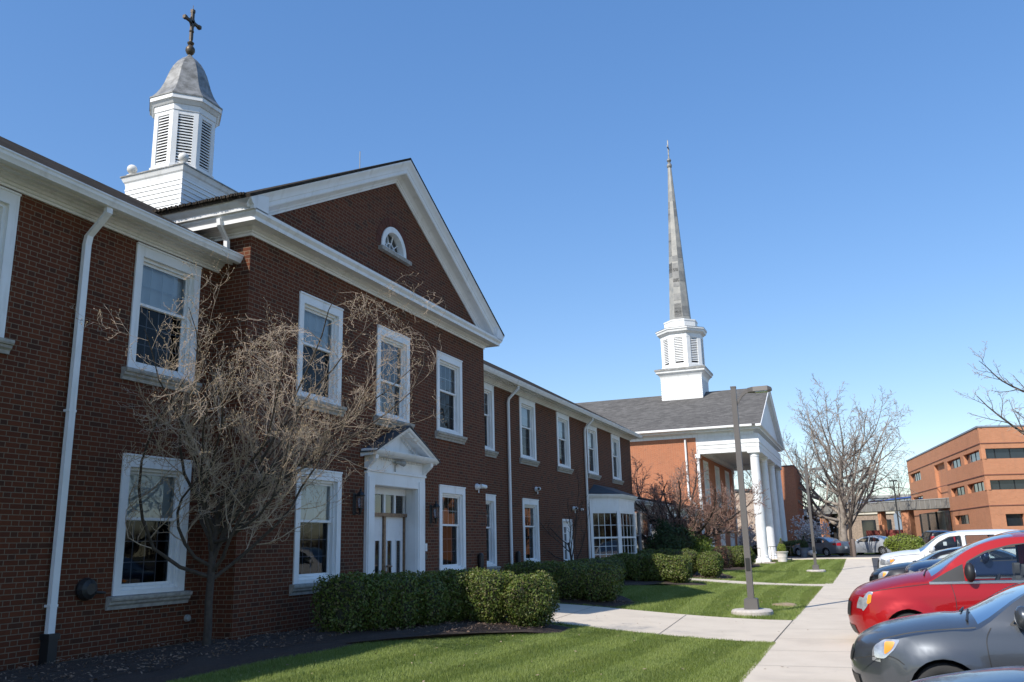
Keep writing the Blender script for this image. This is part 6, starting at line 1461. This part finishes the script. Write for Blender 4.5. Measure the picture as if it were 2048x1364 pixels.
MINI = dict(name='minivan', W=2.0, belt=(1.16, 1.22), sill=.24, arch=.40, wz=.35, wr=.345, axles=(.97, 4.05), nose=.17, tumble=.22, crown=3.0,
 prof=[(.16, .22, .22, 0), (.05, .36, .27, 0), (0, .56, .27, 0), (.02, .76, .26, -.02), (.08, .93, .24, -.05), (.26, 1.08, .12, -.09), (.62, 1.20, .04, -.12), (1.0, 1.28, .02, -.12), (1.38, 1.35, .02, -.13),
       (1.85, 1.62, .012, -.02), (2.25, 1.82, .015, -.03), (2.7, 1.93, .02, -.06), (3.5, 1.96, 0, -.09), (4.4, 1.94, 0, -.09), (4.95, 1.86, -.03, -.09), (5.12, 1.45, -.10, -.02), (5.2, .95, -.12, 0), (5.2, .55, -.12, 0), (5.12, .28, -.12, 0)],
 ws=(8, 11), rw=(14, 15),
 windows=[[(1.92, 1.18), (2.95, 1.19), (2.95, 1.785), (2.65, 1.76), (2.25, 1.665), (1.93, 1.49)], [(3.07, 1.19), (4.0, 1.205), (4.0, 1.785), (3.07, 1.79)], [(4.1, 1.21), (4.78, 1.22), (4.66, 1.73), (4.1, 1.78)]],
 black=[[(1.34, 1.17), (1.88, 1.18), (1.88, 1.46), (1.62, 1.33)]],
 seams=[[(1.66, 1.16), (1.70, .9), (1.68, .6), (1.6, .3)], [(3.0, 1.16), (3.02, .7), (3.0, .3)], [(1.6, .3), (2.4, .27), (3.0, .3)], [(.30, .98), (.60, 1.055), (1.34, 1.15)]],
 handles=[(2.82, 1.02), (3.15, 1.02)], beltchrome=((1.34, 1.158), (4.8, 1.2)), mirror=(1.96, 1.28), mmat='plastic', tallmirror=True, hmat='p_red',
 lamps=[('headlight', [(.26, .70), (.33, .78), (.46, 1.02), (.38, 1.03), (.30, .94), (.24, .80)], 'clearlamp', .006), ('turn_signal', [(.33, .82), (.40, .84), (.43, .98), (.37, .98)], 'amber', .010), ('tail_light', [(4.92, 1.0), (5.06, 1.0), (4.98, 1.5), (4.85, 1.5)], 'redlens', .006)],
 strips=[('headlight', 12, 17, -.985, -.84, 'clearlamp', .008), ('headlight', 12, 17, .84, .985, 'clearlamp', .008), ('grille', 9, 14, -.6, .6, 'plastic', .008), ('lower_grille', 3, 6, -.7, .7, 'plastic', .008), ('licence_plate', 64, 67, -.14, .14, 'p_white', .012)],
 cab=(1.75, 4.6, 1.10, (2.45, 3.4)), wipers=True)
SED = dict(name='sedan', W=1.84, belt=(.98, 1.04), sill=.20, arch=.365, wz=.325, wr=.32, axles=(.93, 3.70), nose=.20, tumble=.27, crown=2.8, spokes=7,
 prof=[(.14, .2, .26, 0), (.04, .32, .30, 0), (0, .50, .32, 0), (.02, .66, .32, -.03), (.12, .82, .22, -.06), (.36, .95, .08, -.10), (.70, 1.03, .04, -.11), (1.02, 1.08, .02, -.12), (1.30, 1.11, .02, -.12),
       (1.78, 1.335, .012, -.02), (2.15, 1.445, .015, -.03), (2.6, 1.50, .01, -.06), (3.1, 1.48, 0, -.08), (3.55, 1.38, -.05, -.08), (4.02, 1.17, -.03, -.10), (4.45, 1.13, -.03, -.08), (4.74, 1.08, -.12, -.05), (4.84, .80, -.20, 0), (4.84, .50, -.20, 0), (4.74, .26, -.18, 0)],
 ws=(8, 11), rw=(12, 14),
 windows=[[(1.58, 1.02), (2.55, 1.025), (2.55, 1.385), (2.2, 1.355), (1.88, 1.265)], [(2.64, 1.03), (3.42, 1.045), (3.52, 1.10), (3.32, 1.27), (3.0, 1.35), (2.64, 1.385)]],
 black=[], seams=[[(1.42, 1.0), (1.36, .85), (1.38, .5), (1.42, .26)], [(2.58, 1.0), (2.62, .6), (2.56, .26)], [(1.42, .26), (2.6, .25)], [(.33, .86), (.7, .95), (1.28, 1.0)], [(3.45, .98), (3.5, .75), (3.36, .5)], [(.05, .66), (.40, .70), (.55, .62)]],
 handles=[(2.42, .92), (3.30, .94)], mirror=(1.72, 1.06), beltchrome=None,
 lamps=[('headlight', [(.26, .68), (.36, .67), (.47, .77), (.54, .87), (.38, .87), (.27, .80)], 'clearlamp', .006), ('turn_signal', [(.36, .71), (.44, .765), (.49, .85), (.38, .85)], 'amber', .010), ('tail_light', [(4.30, .88), (4.62, .84), (4.62, .98), (4.42, 1.0)], 'redlens', .006)],
 strips=[('headlight', 12, 16, -.985, -.88, 'clearlamp', .008), ('headlight', 12, 16, .88, .985, 'clearlamp', .008), ('grille', 10, 13, -.4, .4, 'plastic', .008), ('lower_grille', 3, 7, -.6, .6, 'plastic', .008),
         ('tail_light', 65, 68, -.98, -.55, 'redlens', .008), ('tail_light', 65, 68, .55, .98, 'redlens', .008), ('licence_plate', 69, 71, -.17, .17, 'p_white', .012)],
 cab=(1.62, 3.7, 1.0, (2.25, 3.05)), wipers=True)
SUV = dict(MINI, name='suv', W=1.95, belt=(1.16, 1.24), tumble=.20, axles=(.95, 3.75), arch=.44, wz=.37, wr=.37, sill=.32, mmat=None, tallmirror=False,
 prof=[(.16, .28, .20, 0), (.04, .42, .24, 0), (0, .62, .25, 0), (.02, .84, .24, -.03), (.08, 1.02, .20, -.07), (.25, 1.14, .10, -.10), (.6, 1.20, .04, -.11), (.95, 1.24, .02, -.11), (1.28, 1.27, .02, -.12),
       (1.68, 1.51, .012, -.02), (1.98, 1.69, .015, -.03), (2.4, 1.79, .02, -.06), (3.2, 1.81, 0, -.09), (4.0, 1.79, 0, -.09), (4.5, 1.70, -.03, -.09), (4.68, 1.35, -.10, -.02), (4.74, .9, -.12, 0), (4.74, .55, -.12, 0), (4.66, .34, -.12, 0)],
 windows=[[(1.50, 1.17), (2.50, 1.19), (2.50, 1.655), (2.15, 1.625), (1.82, 1.46)], [(2.60, 1.19), (3.45, 1.21), (3.45, 1.655), (2.60, 1.66)], [(3.56, 1.22), (4.22, 1.25), (4.12, 1.58), (3.56, 1.64)]],
 black=[], seams=[[(1.40, 1.12), (1.36, .9), (1.38, .6), (1.42, .36)], [(2.55, 1.14), (2.58, .7), (2.5, .36)], [(.30, 1.02), (.7, 1.09), (1.26, 1.13)]], handles=[(2.38, 1.05), (3.3, 1.07)], beltchrome=None, mirror=(1.62, 1.22),
 lamps=[('headlight', [(.24, .82), (.40, .84), (.56, .98), (.50, 1.02), (.28, .98)], 'clearlamp', .006), ('turn_signal', [(.38, .88), (.50, .94), (.50, .99), (.38, .98)], 'amber', .010), ('tail_light', [(4.5, 1.0), (4.62, 1.0), (4.55, 1.35), (4.42, 1.35)], 'redlens', .006)],
 strips=[('headlight', 12, 16, -.98, -.66, 'clearlamp', .008), ('headlight', 12, 16, .66, .98, 'clearlamp', .008), ('grille', 9, 15, -.5, .5, 'plastic', .008), ('licence_plate', 64, 67, -.14, .14, 'p_white', .012), ('tail_light', 60, 64, -.98, -.8, 'redlens', .008), ('tail_light', 60, 64, .8, .98, 'redlens', .008)],
 cab=(1.5, 4.2, 1.08, (2.15, 3.1)), wipers=False)
SUV['mmat'] = None
def place(sp, paint_, label, cat, group, x, y, rz=0, z=None, fine=True, **kw):
    sp = dict(sp, **kw)
    if sp.get('mmat') is None: sp['mmat'] = paint_
    if sp.get('hmat') is None or sp['name'] != 'minivan': sp['hmat'] = paint_
    c = build_car(sp, paint_, label, cat, group, fine); c.location = (x, y, lotz(y) if z is None else z); c.rotation_euler.z = rad(rz); return c
G1 = 'cars parked nose-in along the sidewalk'
place(MINI, 'p_red', 'bright red minivan with chrome window strip and amber corner lamp, nose over the sidewalk', 'minivan', G1, -.45, 17.3)
place(SED, 'p_grey', 'dark metallic grey sedan with amber corner lamp in front of the red minivan', 'sedan', G1, -.32, 11.42)
place(SED, 'p_blue', 'dark blue car cut off by the bottom right corner, only its bonnet showing', 'sedan', G1, -.22, 6.65)
place(SUV, 'p_navy', 'navy blue SUV parked just beyond the red minivan', 'SUV', G1, .72, 23.4).scale = (1.05, 1.05, 1.07)
place(SED, 'p_black', 'low black car between the navy SUV and the white SUV', 'sedan', G1, -.05, 28.0, W=1.8)
place(SUV, 'p_white', 'white SUV parked beyond the low black car', 'SUV', G1, .25, 33.0).scale = (1.05, 1.05, 1.09)
G2 = 'sedans parked on the far drive'
place(SED, 'p_silver', 'silver sedan parked right of the young tree on the far drive', 'sedan', G2, -1.75, 77.8, -28, .40, fine=False)
place(SED, 'p_dgrey', 'steel grey sedan seen from behind between the magnolia and the young tree', 'sedan', G2, -5.35, 75.6, -38, .40, fine=False)
place(SUV, 'p_black', 'black SUV half hidden behind the wide green bush and the white SUV', 'SUV', None, 4.7, 79.5, -80, .40, fine=False)
# ------------------------------------------------------------------ sky-side closure behind the viewer is only open lot and distant woods
S.cycles.max_bounces = 6; S.cycles.transparent_max_bounces = 16
